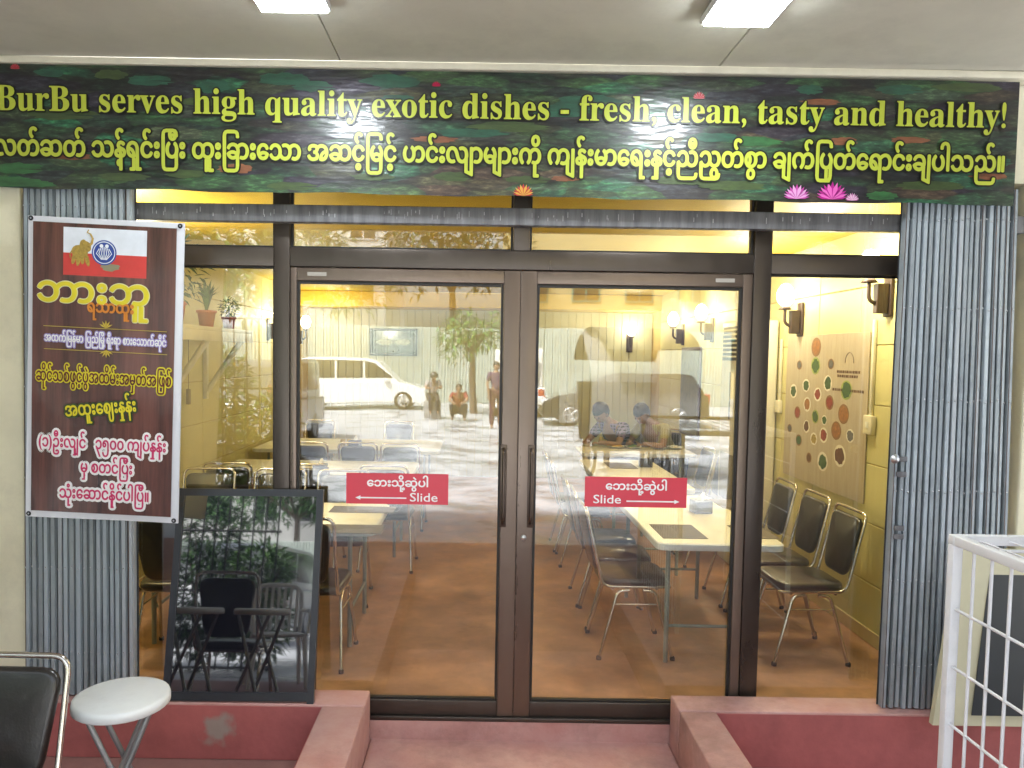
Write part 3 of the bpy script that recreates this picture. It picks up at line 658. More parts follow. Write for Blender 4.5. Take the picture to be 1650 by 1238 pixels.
def make_chair():   # faces +Y, origin on the floor under the seat centre
    t = thing('dining_chair', 'x', 'chair')
    m = cushion(.40, .41, .41, .055, .09); q = MB(); q.add([(x, z-.205, .452-y) for x, y, z in m.v], m.f, True); q.build('seat', VINYL, t)
    m = cushion(.27, .36, .36, .035, .07); tl_ = R(-11)
    MT = Matrix.Translation((0,-.222,.50)) @ Matrix.Rotation(R(11), 4, 'X'); MB().add(m.v, m.f, True, MT).build('backrest', VINYL, t)
    path = fillet([(-.19,.20,.428),(-.19,-.20,.428),(-.19,-.305,.885),(.19,-.305,.885),(.19,-.20,.428),(.19,.20,.428)], .055, 6)
    MB().tube(path, .0105, 8).build('back_frame', CHROME, t)
    for yy in (.12,-.14): MB().tube([(-.19,yy,.418),(.19,yy,.418)], .009, 8).build('seat_bar', CHROME, t)
    for sx in (-1,1):
        for sy in (-1,1):
            path = fillet([(sx*.188,sy*.04,.407),(sx*.190,sy*.11,.402),(sx*.215,sy*.215,.012)], .05, 5)
            l = MB().tube(path, .0105, 8).build('leg', CHROME, t)
            MB().lathe([(0,0),(.015,0),(.015,.016),(.0115,.022)], 10, Matrix.Translation((sx*.216, sy*.2165, .001))).build('foot_cap', CAPM, l)
        MB().tube([(sx*.1975,-.135,.325),(sx*.1975,.135,.325)], .006, 6).build('stretcher', CHROME, t)
    return t
CHAIR0 = make_chair(); CK = kids_of(CHAIR0); used = [False]
def chair(x, y, deg, label, group, z=0):
    o = CHAIR0 if not used[0] else copy_tree(CHAIR0, CK); used[0] = True
    o.location = (x+random.uniform(-.012,.012), y, z); o.rotation_euler = (0,0,R(deg+random.uniform(-2.5,2.5))); o['label'] = label; o['group'] = group; return o
GR_ = 'chairs at the right hand tables'; GL_ = 'chairs at the left hand tables'
chair(.93, .95, -90, 'black chrome chair nearest the doors on the left side of the near right table', GR_)
chair(.95, 1.42, -92, 'black chrome chair, second from the doors along the left side of the right tables', GR_)
chair(.93, 1.88, -88, 'black chrome chair, third from the doors along the left side of the right tables', GR_)
chair(.93, 2.90, -90, 'black chrome chair at the aisle side of the middle right table, nearer the doors', GR_)
chair(.93, 3.40, -90, 'black chrome chair at the aisle side of the middle right table, further from the doors', GR_)
chair(1.96, .90, 92, 'black chrome chair nearest the right shutter, its back to the wall poster', GR_)
chair(1.98, 1.40, 90, 'middle of the three black chrome chairs standing under the food poster', GR_)
chair(1.98, 1.92, 88, 'furthest of the three black chrome chairs under the food poster', GR_)
chair(2.0, 2.95, 90, 'wall side chair at the middle right table, beside the tall air conditioner', GR_)
chair(2.0, 3.45, 90, 'wall side chair at the middle right table, second past the air conditioner', GR_)
chair(2.0, 3.95, 90, 'wall side chair nearest the two diners at the back', GR_)
chair(-.96, .70, 0, 'black chrome chair at the near left table, showing right of the black board', GL_)
chair(-1.70, .72, 4, 'black chrome chair at the near left table, hidden mostly behind the black board', GL_)
chair(-2.03, 1.78, 180, 'chair facing the street behind the near left table, closest to the left wall', GL_)
chair(-1.50, 1.80, 180, 'chair facing the street behind the near left table, middle of three', GL_)
chair(-.99, 1.78, 182, 'chair facing the street behind the near left table, closest to the aisle', GL_)
chair(-2.01, 2.68, 2, 'chair with its back to the street at the second left table, by the left wall', GL_)
chair(-1.36, 2.68, 0, 'chair with its back to the street at the second left table, in the middle', GL_)
chair(-.73, 2.66, -2, 'chair at the second left table directly behind the left Slide sign, back to street', GL_)
chair(-1.67, 4.15, 0, 'chair with its back to the street at the far left table, left of three', GL_)
chair(-1.21, 4.17, 3, 'chair with its back to the street at the far left table, middle of three', GL_)
chair(-.76, 4.13, 0, 'chair with its back to the street at the far left table, nearest the aisle', GL_)
chair(-2.05, 6.0, 180, 'furthest chair facing the street at the back, left of the two', GL_)
chair(-1.04, 6.0, 180, 'furthest chair facing the street at the back, right of the two', GL_)
# porch chair
pc = chair(-1.53, -1.52, 180, 'black and chrome chair out on the porch at the lower left corner', 'chairs at the left hand tables', z=-.119)
del pc['group']

# ------------------------------------------------------------------ tables
TOPM = mat('cream_tabletop', (.74,.72,.62), .35, 0, .05, 4, coat=.15); TLEG = mat('grey_green_legs', (.24,.29,.29), .4, .4)
EDGE = mat('grey_white_edge', (.66,.68,.70), .45)
def table(x0, x1, y0, y1, label, end='Y'):
    cx_, cy_ = (x0+x1)/2, (y0+y1)/2; t = thing('folding_table', label, 'table', (cx_, cy_, 0), 0, 'cream folding tables')
    hx, hy = (x1-x0)/2, (y1-y0)/2
    def rr(hx, hy, rad): return [v for v in fillet([(-hx,0,0),(-hx,-hy,0),(hx,-hy,0),(hx,hy,0),(-hx,hy,0),(-hx,.001,0)], rad, 5)][1:-1]
    poly = [(v.x, v.y) for v in rr(hx, hy, .06)]; n = len(poly)
    vs = [(x*.997,y*.997,.742) for x,y in poly]+[(0,0,.742)]; MB().add([(x*.985,y*.985,.742) for x,y in poly]+[(0,0,.742)], [(k,(k+1)%n,n) for k in range(n)]).build('tabletop', TOPM, t)
    m = MB(); lv = [(.985,.7415),(1,.736),(1,.704),(.99,.70)]
    vs = [(x*s_, y*s_, z) for s_, z in lv for x, y in poly]; fs = [(i*n+(k+1)%n, i*n+k, (i+1)*n+k, (i+1)*n+(k+1)%n) for i in range(3) for k in range(n)]; fs.append(tuple(3*n+k for k in range(n)))
    m.add(vs, fs, False).build('edge', EDGE, t)
    ex_, ey_ = (hx-.10, hy-.16) if end == 'Y' else (hx-.16, hy-.10)
    for sx in (-1,1):
        for sy in (-1,1): MB().tube([(sx*ex_,sy*ey_,.70),(sx*ex_,sy*ey_,.004)], .014, 10).build('leg', TLEG, t)
    for s_ in (-1,1):
        if end == 'Y': MB().tube([(-ex_,s_*ey_,.22),(ex_,s_*ey_,.22)], .010, 8).build('crossbar', TLEG, t)
        else: MB().tube([(s_*ex_,-ey_,.22),(s_*ex_,ey_,.22)], .010, 8).build('crossbar', TLEG, t)
    return t
table(1.01, 1.73, .54, 2.06, 'cream folding table nearest the doors on the right side')
table(1.01, 1.73, 2.33, 4.0, 'cream folding table second from the doors on the right side')
table(1.10, 2.36, 4.52, 5.10, 'cream folding table at which the two diners sit', 'X')
table(-2.10, -.60, .76, 1.56, 'cream folding table nearest the doors on the left, behind the black board', 'X')
table(-2.30, -.56, 2.82, 3.62, 'cream folding table second from the doors on the left side', 'X')
table(-2.42, -.42, 4.45, 5.5, 'cream folding table furthest back on the left side', 'X')
MATM = mat('brown_placemat', (.10,.075,.045), .6, 0, .3, 60, .2, 200)
def placemat(px, py, ww, dd, lab):
    p = atz(px, py, .745); m = MB().box(-ww/2, ww/2, -dd/2, dd/2, 0, .003, .001, seg=1); o = m.build('placemat', MATM, None, (p.x, p.y, .7425)); tag(o, lab, 'placemat', 'brown placemats on the tables')
placemat(1092, 856, .26, .36, 'brown placemat at the left near corner of the near right table')
placemat(1185, 812, .28, .34, 'brown placemat beside the napkin box on the near right table')
placemat(1213, 857, .20, .34, 'brown placemat at the right near corner of the near right table')
placemat(1000, 750, .26, .40, 'brown placemat on the middle right table, left of its napkin box')
placemat(560, 852, .42, .22, 'brown placemat on the near edge of the near left table')
placemat(585, 821, .42, .20, 'brown placemat on the far edge of the near left table by the red sign')
PAPER = mat('tissue', (.75,.72,.60), .8); NB = mat('black_plastic', (.015,.015,.017), .3)
def napkin(px, py, lab, z=.742):
    p = atz(px, py, z); t = thing('napkin_box', lab, 'napkin box', (p.x, p.y, z+.001), R(random.uniform(-8,8)), 'napkin boxes on the tables')
    MB().box(-.06,.06,-.06,.06,0,.085,.008).build('box', NB, t)
    m = MB(); vs = []
    for i in range(5):
        for k in range(8):
            a_ = 2*math.pi*k/8; r_ = (.028-.005*i)*(1+.3*math.sin(3*a_+i)); vs.append((r_*math.cos(a_)+.004*i, r_*math.sin(a_), .083+i*.013))
    m.add(vs, [(i*8+k, i*8+(k+1)%8, (i+1)*8+(k+1)%8, (i+1)*8+k) for i in range(4) for k in range(8)], True).build('tissue', PAPER, t)
napkin(1129, 826, 'black napkin box with a white tissue on the near right table')
napkin(1040, 752, 'black napkin box with a tissue on the middle right table')
napkin(516, 764, 'black napkin box on the second left table')
napkin(572, 722, 'black napkin box on the far left table')
def bowlset(px, py, lab):
    p = atz(px, py, .742); t = thing('condiment_tray', lab, 'tray', (p.x, p.y, .743))
    MB().box(-.12,.12,-.08,.08,0,.012,.004).build('tray', mat('tray_tan', (.45,.33,.12), .5), t)
    for dx in (-.07,0,.07): MB().lathe([(0,.012),(.025,.013),(.032,.05),(.028,.085),(.02,.09),(0,.09)], 14, Matrix.Translation((dx,0,0))).build('jar', mat('jar_yellow', (.55,.42,.10), .35), t)
bowlset(563, 721, 'small tan tray of yellow jars on the far left table')
bowlset(978, 716, 'small tan tray of yellow jars in front of the bending diner')

for i, (px, py, c_, lab) in enumerate(((985, 716, (.5,.3,.06), 'yellow curry plate on the diners\' table, left of the middle'), (1015, 719, (.08,.16,.04), 'plate of greens in the middle of the diners\' table'), (1050, 715, (.35,.08,.03), 'red curry bowl before the diner in olive'), (1082, 721, (.6,.58,.5), 'rice plate at the right end of the diners\' table'))):
    p = atz(px, py, .745); d_ = thing('dish', lab, 'dish', (p.x, min(p.y, 4.98), .7435))
    MB().lathe([(0,.0),(.05,.0),(.095,.022),(.10,.026),(.092,.024),(.05,.007),(0,.007)], 20).build('plate', HOUS, d_)
    MB().lathe([(.075,.018),(.055,.034),(.02,.042),(0,.043)], 12).build('food', mat('meal_%d' % i, c_, .5, 0, .5, 60), d_)
# ------------------------------------------------------------------ wall lamps
BRK = mat('carved_wood', (.05,.025,.014), .5, 0, .3, 20)
LAMP = mat('lamp_glow', (1,.9,.7), .4, emit=(1,.90,.66), estr=6)
LAMPOFF = LAMP
def sconce(x, y, z, rz, lab, en=10):
    t = thing('wall_lamp', lab, 'wall lamp', (x, y, z), rz, 'wall lamps with carved wooden brackets')   # wall is behind +Y... faces -Y locally
    m = MB().box(-.045,.045,-.02,0,-.16,.10,.008); m.prism([(-.025,-.14),(.025,-.14),(.032,.04),(-.032,.04)], -.09, -.021, .006)
    m.tube(fillet([(0,-.05,-.10),(0,-.13,-.06),(0,-.13,.05)], .03), .012, 8); m.lathe([(0,.03),(.05,.035),(.03,.06),(0,.062)], 14, Matrix.Translation((0,-.13,.01)))
    m.build('bracket', BRK, t)
    MB().lathe([(0,.075),(.03,.078),(.058,.11),(.066,.16),(.055,.20),(.03,.235),(0,.245)], 18, Matrix.Translation((0,-.13,0))).build('lamp_shade', LAMP, t)
    l = bpy.data.lights.new('lamp_light', 'POINT'); l.energy = en*.50; l.color = (1,.91,.70); l.shadow_soft_size = .12
    lo = bpy.data.objects.new('lamp_light', l); COL.objects.link(lo); lo.parent = t; lo.location = (0,-.42,.17)
    return t
def on_right(px, py): p = atx(px, py, 2.48); return p.y, p.z
p = atx(1413, 476, 2.40); sconce(2.480, p.y, p.z+.03, R(-90), 'wall lamp on the right wall nearest the shopfront, dark bracket above the poster', 19)
p = atx(1266, 475, 2.35); sconce(2.480, p.y, p.z-.16, R(-90), 'glowing wall lamp on the right wall at the poster\'s far top corner', 14)
p = atx(1130, 503, 2.35); sconce(2.480, p.y, p.z-.16, R(-90), 'glowing wall lamp on the right wall just past the tall air conditioner', 7)
p = atx(1085, 514, 2.35); sconce(2.480, p.y, p.z-.16, R(-90), 'glowing wall lamp on the right wall, furthest back of the row', 4)
sconce(2.15, 7.398, 2.0, 0, 'glowing wall lamp on the back wall by the right corner', 3)
sconce(-2.480, 6.7, 2.02, R(90), 'glowing wall lamp on the left wall beside the back corner', 6)
sconce(-2.480, 5.3, 2.06, R(90), 'wall lamp on the left wall hidden behind the left mullion', 8)
sconce(-2.480, .75, 2.1, R(90), 'wall lamp on the left wall above the poster, near the plant shelf', 34)

# ------------------------------------------------------------------ food poster on the right wall
FP = thing('food_poster', 'large wood coloured poster of many small dishes on the right wall', 'poster', (2.478, 0, 0))
ya, za = 1.19, .858; yb, zb = 2.50, 1.962
def fmesh(vs2, fs, off, nm, m):  # vs2 list of (y,z)
    return MB().add([(-off, y, z) for y, z in vs2], fs).build(nm, m, FP)
MB().box(-.006, -.001, ya, yb, za, zb, .001, seg=1).build('sheet', mat('poster_board', (.50,.43,.31), .4, 0, .25, 5, stretch=(1,6,.6), col2=(.40,.32,.22)), FP)
dm = {n: mat('food_'+n, c, .5, 0, .45, 60) for n, c in dict(green=(.045,.10,.025), red=(.25,.04,.02), orange=(.30,.12,.03), brown=(.12,.05,.02), yellow=(.36,.26,.06), grey=(.12,.11,.10)).items()}
PLATE = mat('plate_white', (.74,.70,.58), .5); PLG = mat('plate_leaf', (.30,.36,.10), .5); PLW = mat('plate_wood', (.25,.13,.05), .5)
dishes = [(225,247,18,'orange',PLW),(177,298,10,'grey',PLW),(223,300,17,'green',PLG),(267,295,11,'grey',PLW),(160,372,14,'green',PLATE),(196,356,14,'green',PLATE),(258,350,15,'green',PLATE),(311,370,20,'green',PLG),
 (229,382,14,'red',PLATE),(199,410,14,'orange',PLATE),(263,405,15,'red',PLW),(171,433,12,'red',PLW),(303,438,19,'orange',PLW),(222,445,13,'green',PLG),(248,455,10,'green',PLATE),(197,473,12,'brown',PLATE),
 (149,478,9,'grey',PLW),(282,485,18,'orange',PLW),(322,500,14,'grey',PLATE),(246,498,15,'red',PLATE),(218,508,13,'yellow',PLATE),(175,512,12,'green',PLW),(204,562,10,'brown',PLW),(292,557,21,'brown',PLATE),(243,573,19,'green',PLATE)]
for i, (dx, dy, r_, kind, pm) in enumerate(dishes):
    px, py = 1190+dx/1.769, 420+dy/1.769; y_, z_ = on_right(px, py); rr_ = r_/1.769*(y_-CY)/F*1.38
    n = 20; rz_ = random.uniform(.95,1.12)
    v1 = [(y_, z_)]+[(y_+rr_*1.25*math.cos(2*math.pi*k/n), z_+rr_*rz_*math.sin(2*math.pi*k/n)) for k in range(n)]
    d = fmesh(v1, [(0,1+(k+1)%n,1+k) for k in range(n)], .0072, 'plate_print', pm)
    v2 = [(y_, z_)]
    for k in range(n):
        j = random.uniform(.66,.88); v2.append((y_+rr_*1.25*j*math.cos(2*math.pi*k/n), z_+rr_*rz_*j*math.sin(2*math.pi*k/n)))
    o = MB().add([(-.0078, y, z) for y, z in v2], [(0,1+(k+1)%n,1+k) for k in range(n)]).build('food_print', dm[kind], d)
pw = MB(); 
for zz, y0_, y1_ in ((1.70,1.30,1.62),(1.67,1.33,1.60),(1.575,1.24,1.66)):
    q = MB(); k = y0_
    while k < y1_:
        w_ = random.uniform(.008,.03); q.box(-.0077,-.0070, k, k+w_, zz-.009, zz+.009); k += w_+.008
    pw.add(q.v, q.f)
arc = [( -.0075, 1.45+.06*math.cos(a_/10*math.pi), 1.76+.07*math.sin(a_/10*math.pi)) for a_ in range(11)]
pw.tube(arc, .0018, 5); pw.build('heading_print', mat('brown_print', (.12,.06,.03), .6), FP)

# electrical fittings
CWH = mat('conduit_cream', (.70,.65,.48), .5)
y_, z_ = on_right(1406, 685)
es = thing('wall_switch', 'small switch box with a cream conduit on the right wall beside the poster', 'switch', (2.478, y_, z_))
MB().box(-.035,-.001,-.05,.05,-.06,.06,.006).build('switch_box', CWH, es); MB().box(-.02,-.001,-.012,.012,.061,.66,.003).build('conduit', CWH, es)
MB().box(-.0395,-.0355,-.015,.015,-.02,.02,.002).build('rocker', mat('rocker_white', (.75,.75,.7), .3), es)
y_, z_ = on_right(1258, 655)
es = thing('wall_socket', 'small cream wall socket with conduit left of the food poster', 'socket', (2.478, y_, z_))
MB().box(-.035,-.001,-.045,.045,-.05,.05,.006).build('socket_box', CWH, es); MB().box(-.02,-.001,-.01,.01,.051,.55,.003).build('conduit', CWH, es)

# air conditioner
ACW = mat('ac_cream', (.70,.66,.52), .4, 0, .04); ACD = mat('ac_dark', (.05,.045,.035), .5)
AC = thing('air_conditioner', 'tall cream floor standing air conditioner against the right wall', 'air conditioner', (2.32, 2.95, 0), R(-90))
MB().box(-.27,.27,-.15,.15,.002,2.10,.02).build('cabinet', ACW, AC)
MB().box(-.22,.22,-.156,-.1505,1.76,2.05).build('outlet', ACD, AC)
for k in range(7): MB().box(-.215,.215,-.166,-.1565,1.785+k*.038,1.80+k*.038,.002,seg=1).build('louver', ACW, AC)
MB().box(-.015,.015,-.156,-.1505,1.25,1.66,.002,seg=1).build('handle_slot', ACD, AC)
MB().box(-.20,.20,-.155,-.1505,.55,.95,.002,seg=1).build('intake_grille', mat('ac_grey', (.3,.28,.2), .5), AC)
# garden picture
def garden_mat():
    m = mat('garden_print', (.22,.20,.07), .35, 0, .6, 14, stretch=(1,4,1), col2=(.03,.025,.012)); return m
gp = thing('garden_picture', 'dark framed garden picture on the right wall behind the diners', 'picture', (2.478, 5.3, 1.38))
MB().box(-.02,-.001,-.40,.40,-.52,.52,.005).build('picture_frame', mat('dark_wood', (.07,.035,.02), .4), gp)
MB().box(-.024,-.0205,-.36,.36,-.48,.48).build('picture_print', garden_mat(), gp)
# picture on the back wall
a = at(596, 529, 7.38); b = at(672, 574, 7.38)
pb = thing('wall_picture', 'dark framed landscape picture on the boarded back wall', 'picture', ((a.x+b.x)/2, 7.395, (a.z+b.z)/2)); hw, hh = (b.x-a.x)/2, (a.z-b.z)/2
f_ = MB(); f_.box(-hw,hw,-.03,-.001,-hh,-hh+.035,.004); f_.box(-hw,hw,-.03,-.001,hh-.035,hh,.004); f_.box(-hw,-hw+.035,-.0295,-.001,-hh+.036,hh-.036,.003); f_.box(hw-.035,hw,-.0295,-.001,-hh+.036,hh-.036,.003); f_.build('picture_frame', mat('picture_frame_dark', (.05,.04,.03), .3), pb)
MB().box(-hw+.036,hw-.036,-.016,-.002,-hh+.036,hh-.036).build('picture_print', mat('landscape_print', (.06,.09,.07), .25, 0, .8, 9, stretch=(1,1,2), col2=(.01,.015,.012), coat=.5), pb)
q = MB(); 
for sx in (-.38,.38):
    v_, fz = disc(sx*hw, -.0, hw*.34, hh*.24, -.0168, 18, .15); q.add(v_, fz)
q.build('picture_highlight', mat('pale_print', (.45,.50,.48), .4, 0, .5, 30), pb)

# ------------------------------------------------------------------ plant shelf on the left wall
SHM = mat('white_shelf', (.72,.68,.55), .45)
sh = thing('wall_shelf', 'white wall shelf with diagonal brackets holding potted plants', 'shelf', (-2.48, 0, 1.96))
MB().box(.002,.40,.9,3.35,-.03,.0,.003).build('board', SHM, sh)
MB().box(.385,.402,.9,3.35,-.11,-.031,.003).build('fascia', SHM, sh)
for yy in (1.5, 2.35, 3.2):
    MB().box(.002,.035,yy,yy+.05,-.62,-.031,.003).tube([(.03,yy+.025,-.55),(.36,yy+.025,-.06)], .026, 4).build('bracket', SHM, sh)
hc = thing('hanging_switch', 'small switch hanging on a cord below the plant shelf', 'switch', (-2.44, 2.75, 1.40))
MB().tube([(0,0,.05),(.002,0,.5)], .003, 5).build('cord', mat('cord_brown', (.2,.15,.08), .6), hc); MB().box(-.015,.015,-.02,.02,-.08,.05,.006).build('switch_body', mat('switch_brown', (.3,.22,.10), .5), hc)
LEAF = mat('leaf_green', (.05,.13,.03), .5, 0, .5, 9); LEAFD = mat('leaf_dark', (.02,.055,.018), .5, 0, .5, 9); LEAFL = mat('leaf_light', (.09,.20,.04), .5, 0, .45, 9)
def leaves(m, c, rad, n, size, up=.3, flat=.6):
    for _ in range(n):
        while True:
            p = Vector((random.uniform(-1,1), random.uniform(-1,1), random.uniform(-1,1)))
            if .25 < p.length < 1: break
        q = Vector((c[0]+p.x*rad[0], c[1]+p.y*rad[1], c[2]+p.z*rad[2]))
        d = Vector((p.x+random.uniform(-.6,.6), p.y+random.uniform(-.6,.6), p.z*.5+random.uniform(-.5,.5)-.2)).normalized()
        s_ = d.cross(Vector((random.uniform(-.4,.4), random.uniform(-.4,.4), 1))).normalized(); L_ = size*random.uniform(.6,1.3); w_ = L_*flat*.5
        mid = q+d*L_*.5+Vector((0,0,L_*.08))
        m.add([q, mid+s_*w_*.5, q+d*L_, mid-s_*w_*.5], [(0,1,2,3)])
    return m
def pot_plant(x, y, z, r_, h, lab, leafm, lh, kind=0, potc=(.45,.13,.05), name='potted_plant'):
    t = thing(name, lab, 'plant', (x, y, z))
    MB().lathe([(0,.002),(r_*.7,.002),(r_*.95,h*.85),(r_*1.08,h*.86),(r_*1.08,h),(r_*.9,h),(r_*.85,h*.9),(0,h*.9)], 18).build('pot', mat('pot_%d' % int(potc[0]*100+potc[1]*1000), potc, .5), t)
    m = MB()
    if kind == 0:
        for _ in range(26):
            a_ = random.uniform(0,6.28); L_ = lh*random.uniform(.6,1.1); sp_ = random.uniform(.15,.6)
            pts = [Vector((0,0,h*.9)), Vector((math.cos(a_)*sp_*L_*.35, math.sin(a_)*sp_*L_*.35, h+L_*.5)), Vector((math.cos(a_)*sp_*L_*.9, math.sin(a_)*sp_*L_*.9, h+L_*(.95-sp_*.5)))]
            s_ = Vector((-math.sin(a_), math.cos(a_), 0))*.018
            m.add([pts[0]-s_*.4, pts[0]+s_*.4, pts[1]+s_, pts[2], pts[1]-s_], [(0,1,2,4),(4,2,3)])
    else: leaves(m, (0,0,h+lh*.5), (lh*.5,lh*.5,lh*.55), 260, lh*.22); m.tube([(0,0,h*.8),(0,0,h+lh*.6)], .008, 6)
    tag(m.build('foliage', leafm, t), kind='stuff'); return t
pot_plant(-2.24, 1.95, 1.962, .085, .17, 'big orange pot with a dark green plant on the shelf', LEAFD, .42, 1)
pot_plant(-2.24, 2.62, 1.962, .075, .14, 'orange pot with upright leaves in the middle of the shelf', LEAF, .30, 0)
pot_plant(-2.22, 3.12, 1.962, .06, .11, 'small red pot at the far end of the shelf', LEAFD, .16, 1, (.35,.07,.04))

# ------------------------------------------------------------------ black board on the planter rim
BB = thing('sandwich_board', 'black glossy sandwich board standing on the left planter rim', 'board', (0,0,0))
p0 = at(262,1128,-.20); p1 = at(506,1130,-.20); p2 = at(522,789,-.045); p3 = at(289,787,-.045)
P0, P1, P2, P3 = p0, p1, p2, p3
nrm = (P1-P0).cross(P3-P0).normalized()   # points towards the viewer or away
if nrm.y > 0: nrm = -nrm
def bq(u, v, o): return (P0*(1-u)+P1*u)*(1-v)+(P3*(1-u)+P2*u)*v + nrm*o
def bslab(u0,u1,v0,v1,o0,o1,nm,m):
    vs = [bq(u,v,o) for o in (o0,o1) for v in (v0,v1) for u in (u0,u1)]
    return MB().add(vs, [(0,2,3,1),(4,5,7,6),(0,1,5,4),(2,6,7,3),(0,4,6,2),(1,3,7,5)]).build(nm, m, BB)
BFR = mat('board_frame_black', (.022,.024,.032), .38, 0, .15)
bslab(0,.045,-.05,1,-.012,.012,'frame_stile',BFR); bslab(.955,1,-.05,1,-.012,.012,'frame_stile',BFR); bslab(.0451,.9549,0,.04,-.012,.0118,'frame_rail',BFR); bslab(.0451,.9549,.965,1,-.012,.0118,'frame_rail',BFR)
bslab(.0452,.9548,.0402,.9648,-.006,.004,'acrylic_panel', mat('black_acrylic', (.010,.011,.016), .035, 0, .05, spec=1, coat=1, bump=.05, bscale=2.2)); q_ = MATS['black_acrylic'].node_tree.nodes['Principled BSDF']; q_.inputs['Coat IOR'].default_value = 1.7; q_.inputs['Coat Roughness'].default_value = .012
for u in (.06,.97):
    a_ = bq(u,.93,-.02); MB().tube([a_, Vector((a_.x-(.02 if u > .5 else 0), -.058, .149))], .011, 5).build('rear_leg', mat('board_leg_brown', (.05,.03,.02), .5), BB)

# ------------------------------------------------------------------ foreground stools
WPL = mat('white_plastic', (.74,.76,.76), .45, 0, .06, 5, dirt=.3); GRL = mat('grey_steel_legs', (.35,.37,.38), .35, .7)
def stool(px, py, d, lab, D=.325):
    zt = .56; p = atz(px, py, zt); t = thing('folding_stool', lab, 'stool', (p.x, p.y, -.119), R(20), 'white round folding stools on the porch'); h = zt+.119
    MB().lathe([(0,h),(D*.46,h),(D*.49,h-.004),(D*.5,h-.014),(D*.5,h-.032),(D*.485,h-.036),(D*.47,h-.03),(0,h-.03)], 40).build('seat', WPL, t)
    for s_ in (-1,1):
        MB().tube(fillet([(-.10,s_*.09,h-.034),(.16,s_*.11,.004)], .02), .010, 8).build('leg', GRL, t)
        MB().tube(fillet([(.10,s_*.075,h-.034),(-.16,s_*.095,.004)], .02), .010, 8).build('leg', GRL, t)
    MB().tube([(.10,-.105,.18),(.10,.105,.18)], .007, 6).build('crossbar', GRL, t); MB().tube([(-.115,-.09,.13),(-.115,.09,.13)], .007, 6).build('crossbar', GRL, t)
stool(196, 1119, 2.75, 'white round folding stool between the porch chair and the black board')
stool(5, 1122, 2.75, 'white round folding stool half hidden behind the porch chair')

# ------------------------------------------------------------------ wire rack
RW = mat('white_coated_wire', (.78,.79,.82), .35, 0, .05, 6, dirt=.35)
p = at(1552, 870, -1.5)
rk = thing('wire_rack', 'white wire mesh rack at the lower right corner', 'rack', (1.385, -1.5, -.119)); ht = p.z+.119
Wd, Dp = .75, 1.3
for x, y in ((0,0),(Wd,0),(0,-Dp),(Wd,-Dp)): MB().box(x-.014,x+.014,y-.014,y+.014,.0,ht-.0145,.003).build('post', RW, rk)
for (x0,x1,y0,y1) in ((.0,Wd,-.014,.014),(.0,Wd,-Dp-.014,-Dp+.014)): MB().box(x0-.014,x1+.014,y0,y1,ht-.014,ht+.014,.003).build('top_rail', RW, rk)
for x in (0,Wd): MB().box(x-.014,x+.014,-Dp+.0145,-.0145,ht-.014,ht+.014,.003).build('top_rail', RW, rk)
for zz in (ht-.20,ht-.37,ht-.54,ht-.71,ht-.88,.28,.10):
    MB().tube([(0,-.012,zz),(0,-Dp+.012,zz)], .0045, 6).build('wire', RW, rk); MB().tube([(Wd,-.012,zz),(Wd,-Dp+.012,zz)], .0045, 6).build('wire', RW, rk)
k = -.085
while k > -Dp:
    MB().tube([(0,k,.02),(0,k,ht-.014)], .0045, 6).build('wire', RW, rk); k -= .075
for yy in (-.12,-.20): MB().tube([(.014,yy,ht-.002),(Wd-.014,yy,ht-.002)], .005, 6).build('wire', RW, rk)
for q in range(9): MB().tube([(.06+q*.085,-.014,ht+.0),(.06+q*.085,-Dp,ht)], .003, 5).build('wire', RW, rk)
# cream board with dark panel leaning behind the rack
cb = thing('leaning_cabinet_door', 'cream board with a dark panel leaning on the right shutter behind the rack', 'board', (0,0,0))
a = at(1498, 1135, -.30); b = at(1538, 886, -.24); cbm = mat('cream_board', (.58,.55,.38), .55, 0, .06, 3)
zb_ = .148; zt_ = b.z
m = MB(); vs = [(a.x,-.33,zb_),(a.x+.62,-.33,zb_),(b.x+.52,-.235,zt_),(b.x+.03,-.235,zt_)]; pv = vs+[(x,y+.03,z) for x,y,z in vs]
m.add(pv, [(0,1,2,3),(7,6,5,4),(0,4,5,1),(1,5,6,2),(2,6,7,3),(3,7,4,0)]).build('board', cbm, cb)
vs = [(a.x+.17,-.334,zb_+.05),(a.x+.54,-.334,zb_+.05),(b.x+.44,-.250,zt_-.11),(b.x+.16,-.250,zt_-.11)]; pv = vs+[(x,y+.003,z) for x,y,z in vs]
m = MB().add(pv, [(0,1,2,3),(7,6,5,4),(0,4,5,1),(1,5,6,2),(2,6,7,3),(3,7,4,0)]).build('dark_panel', mat('dark_panel', (.03,.035,.04), .4), cb)

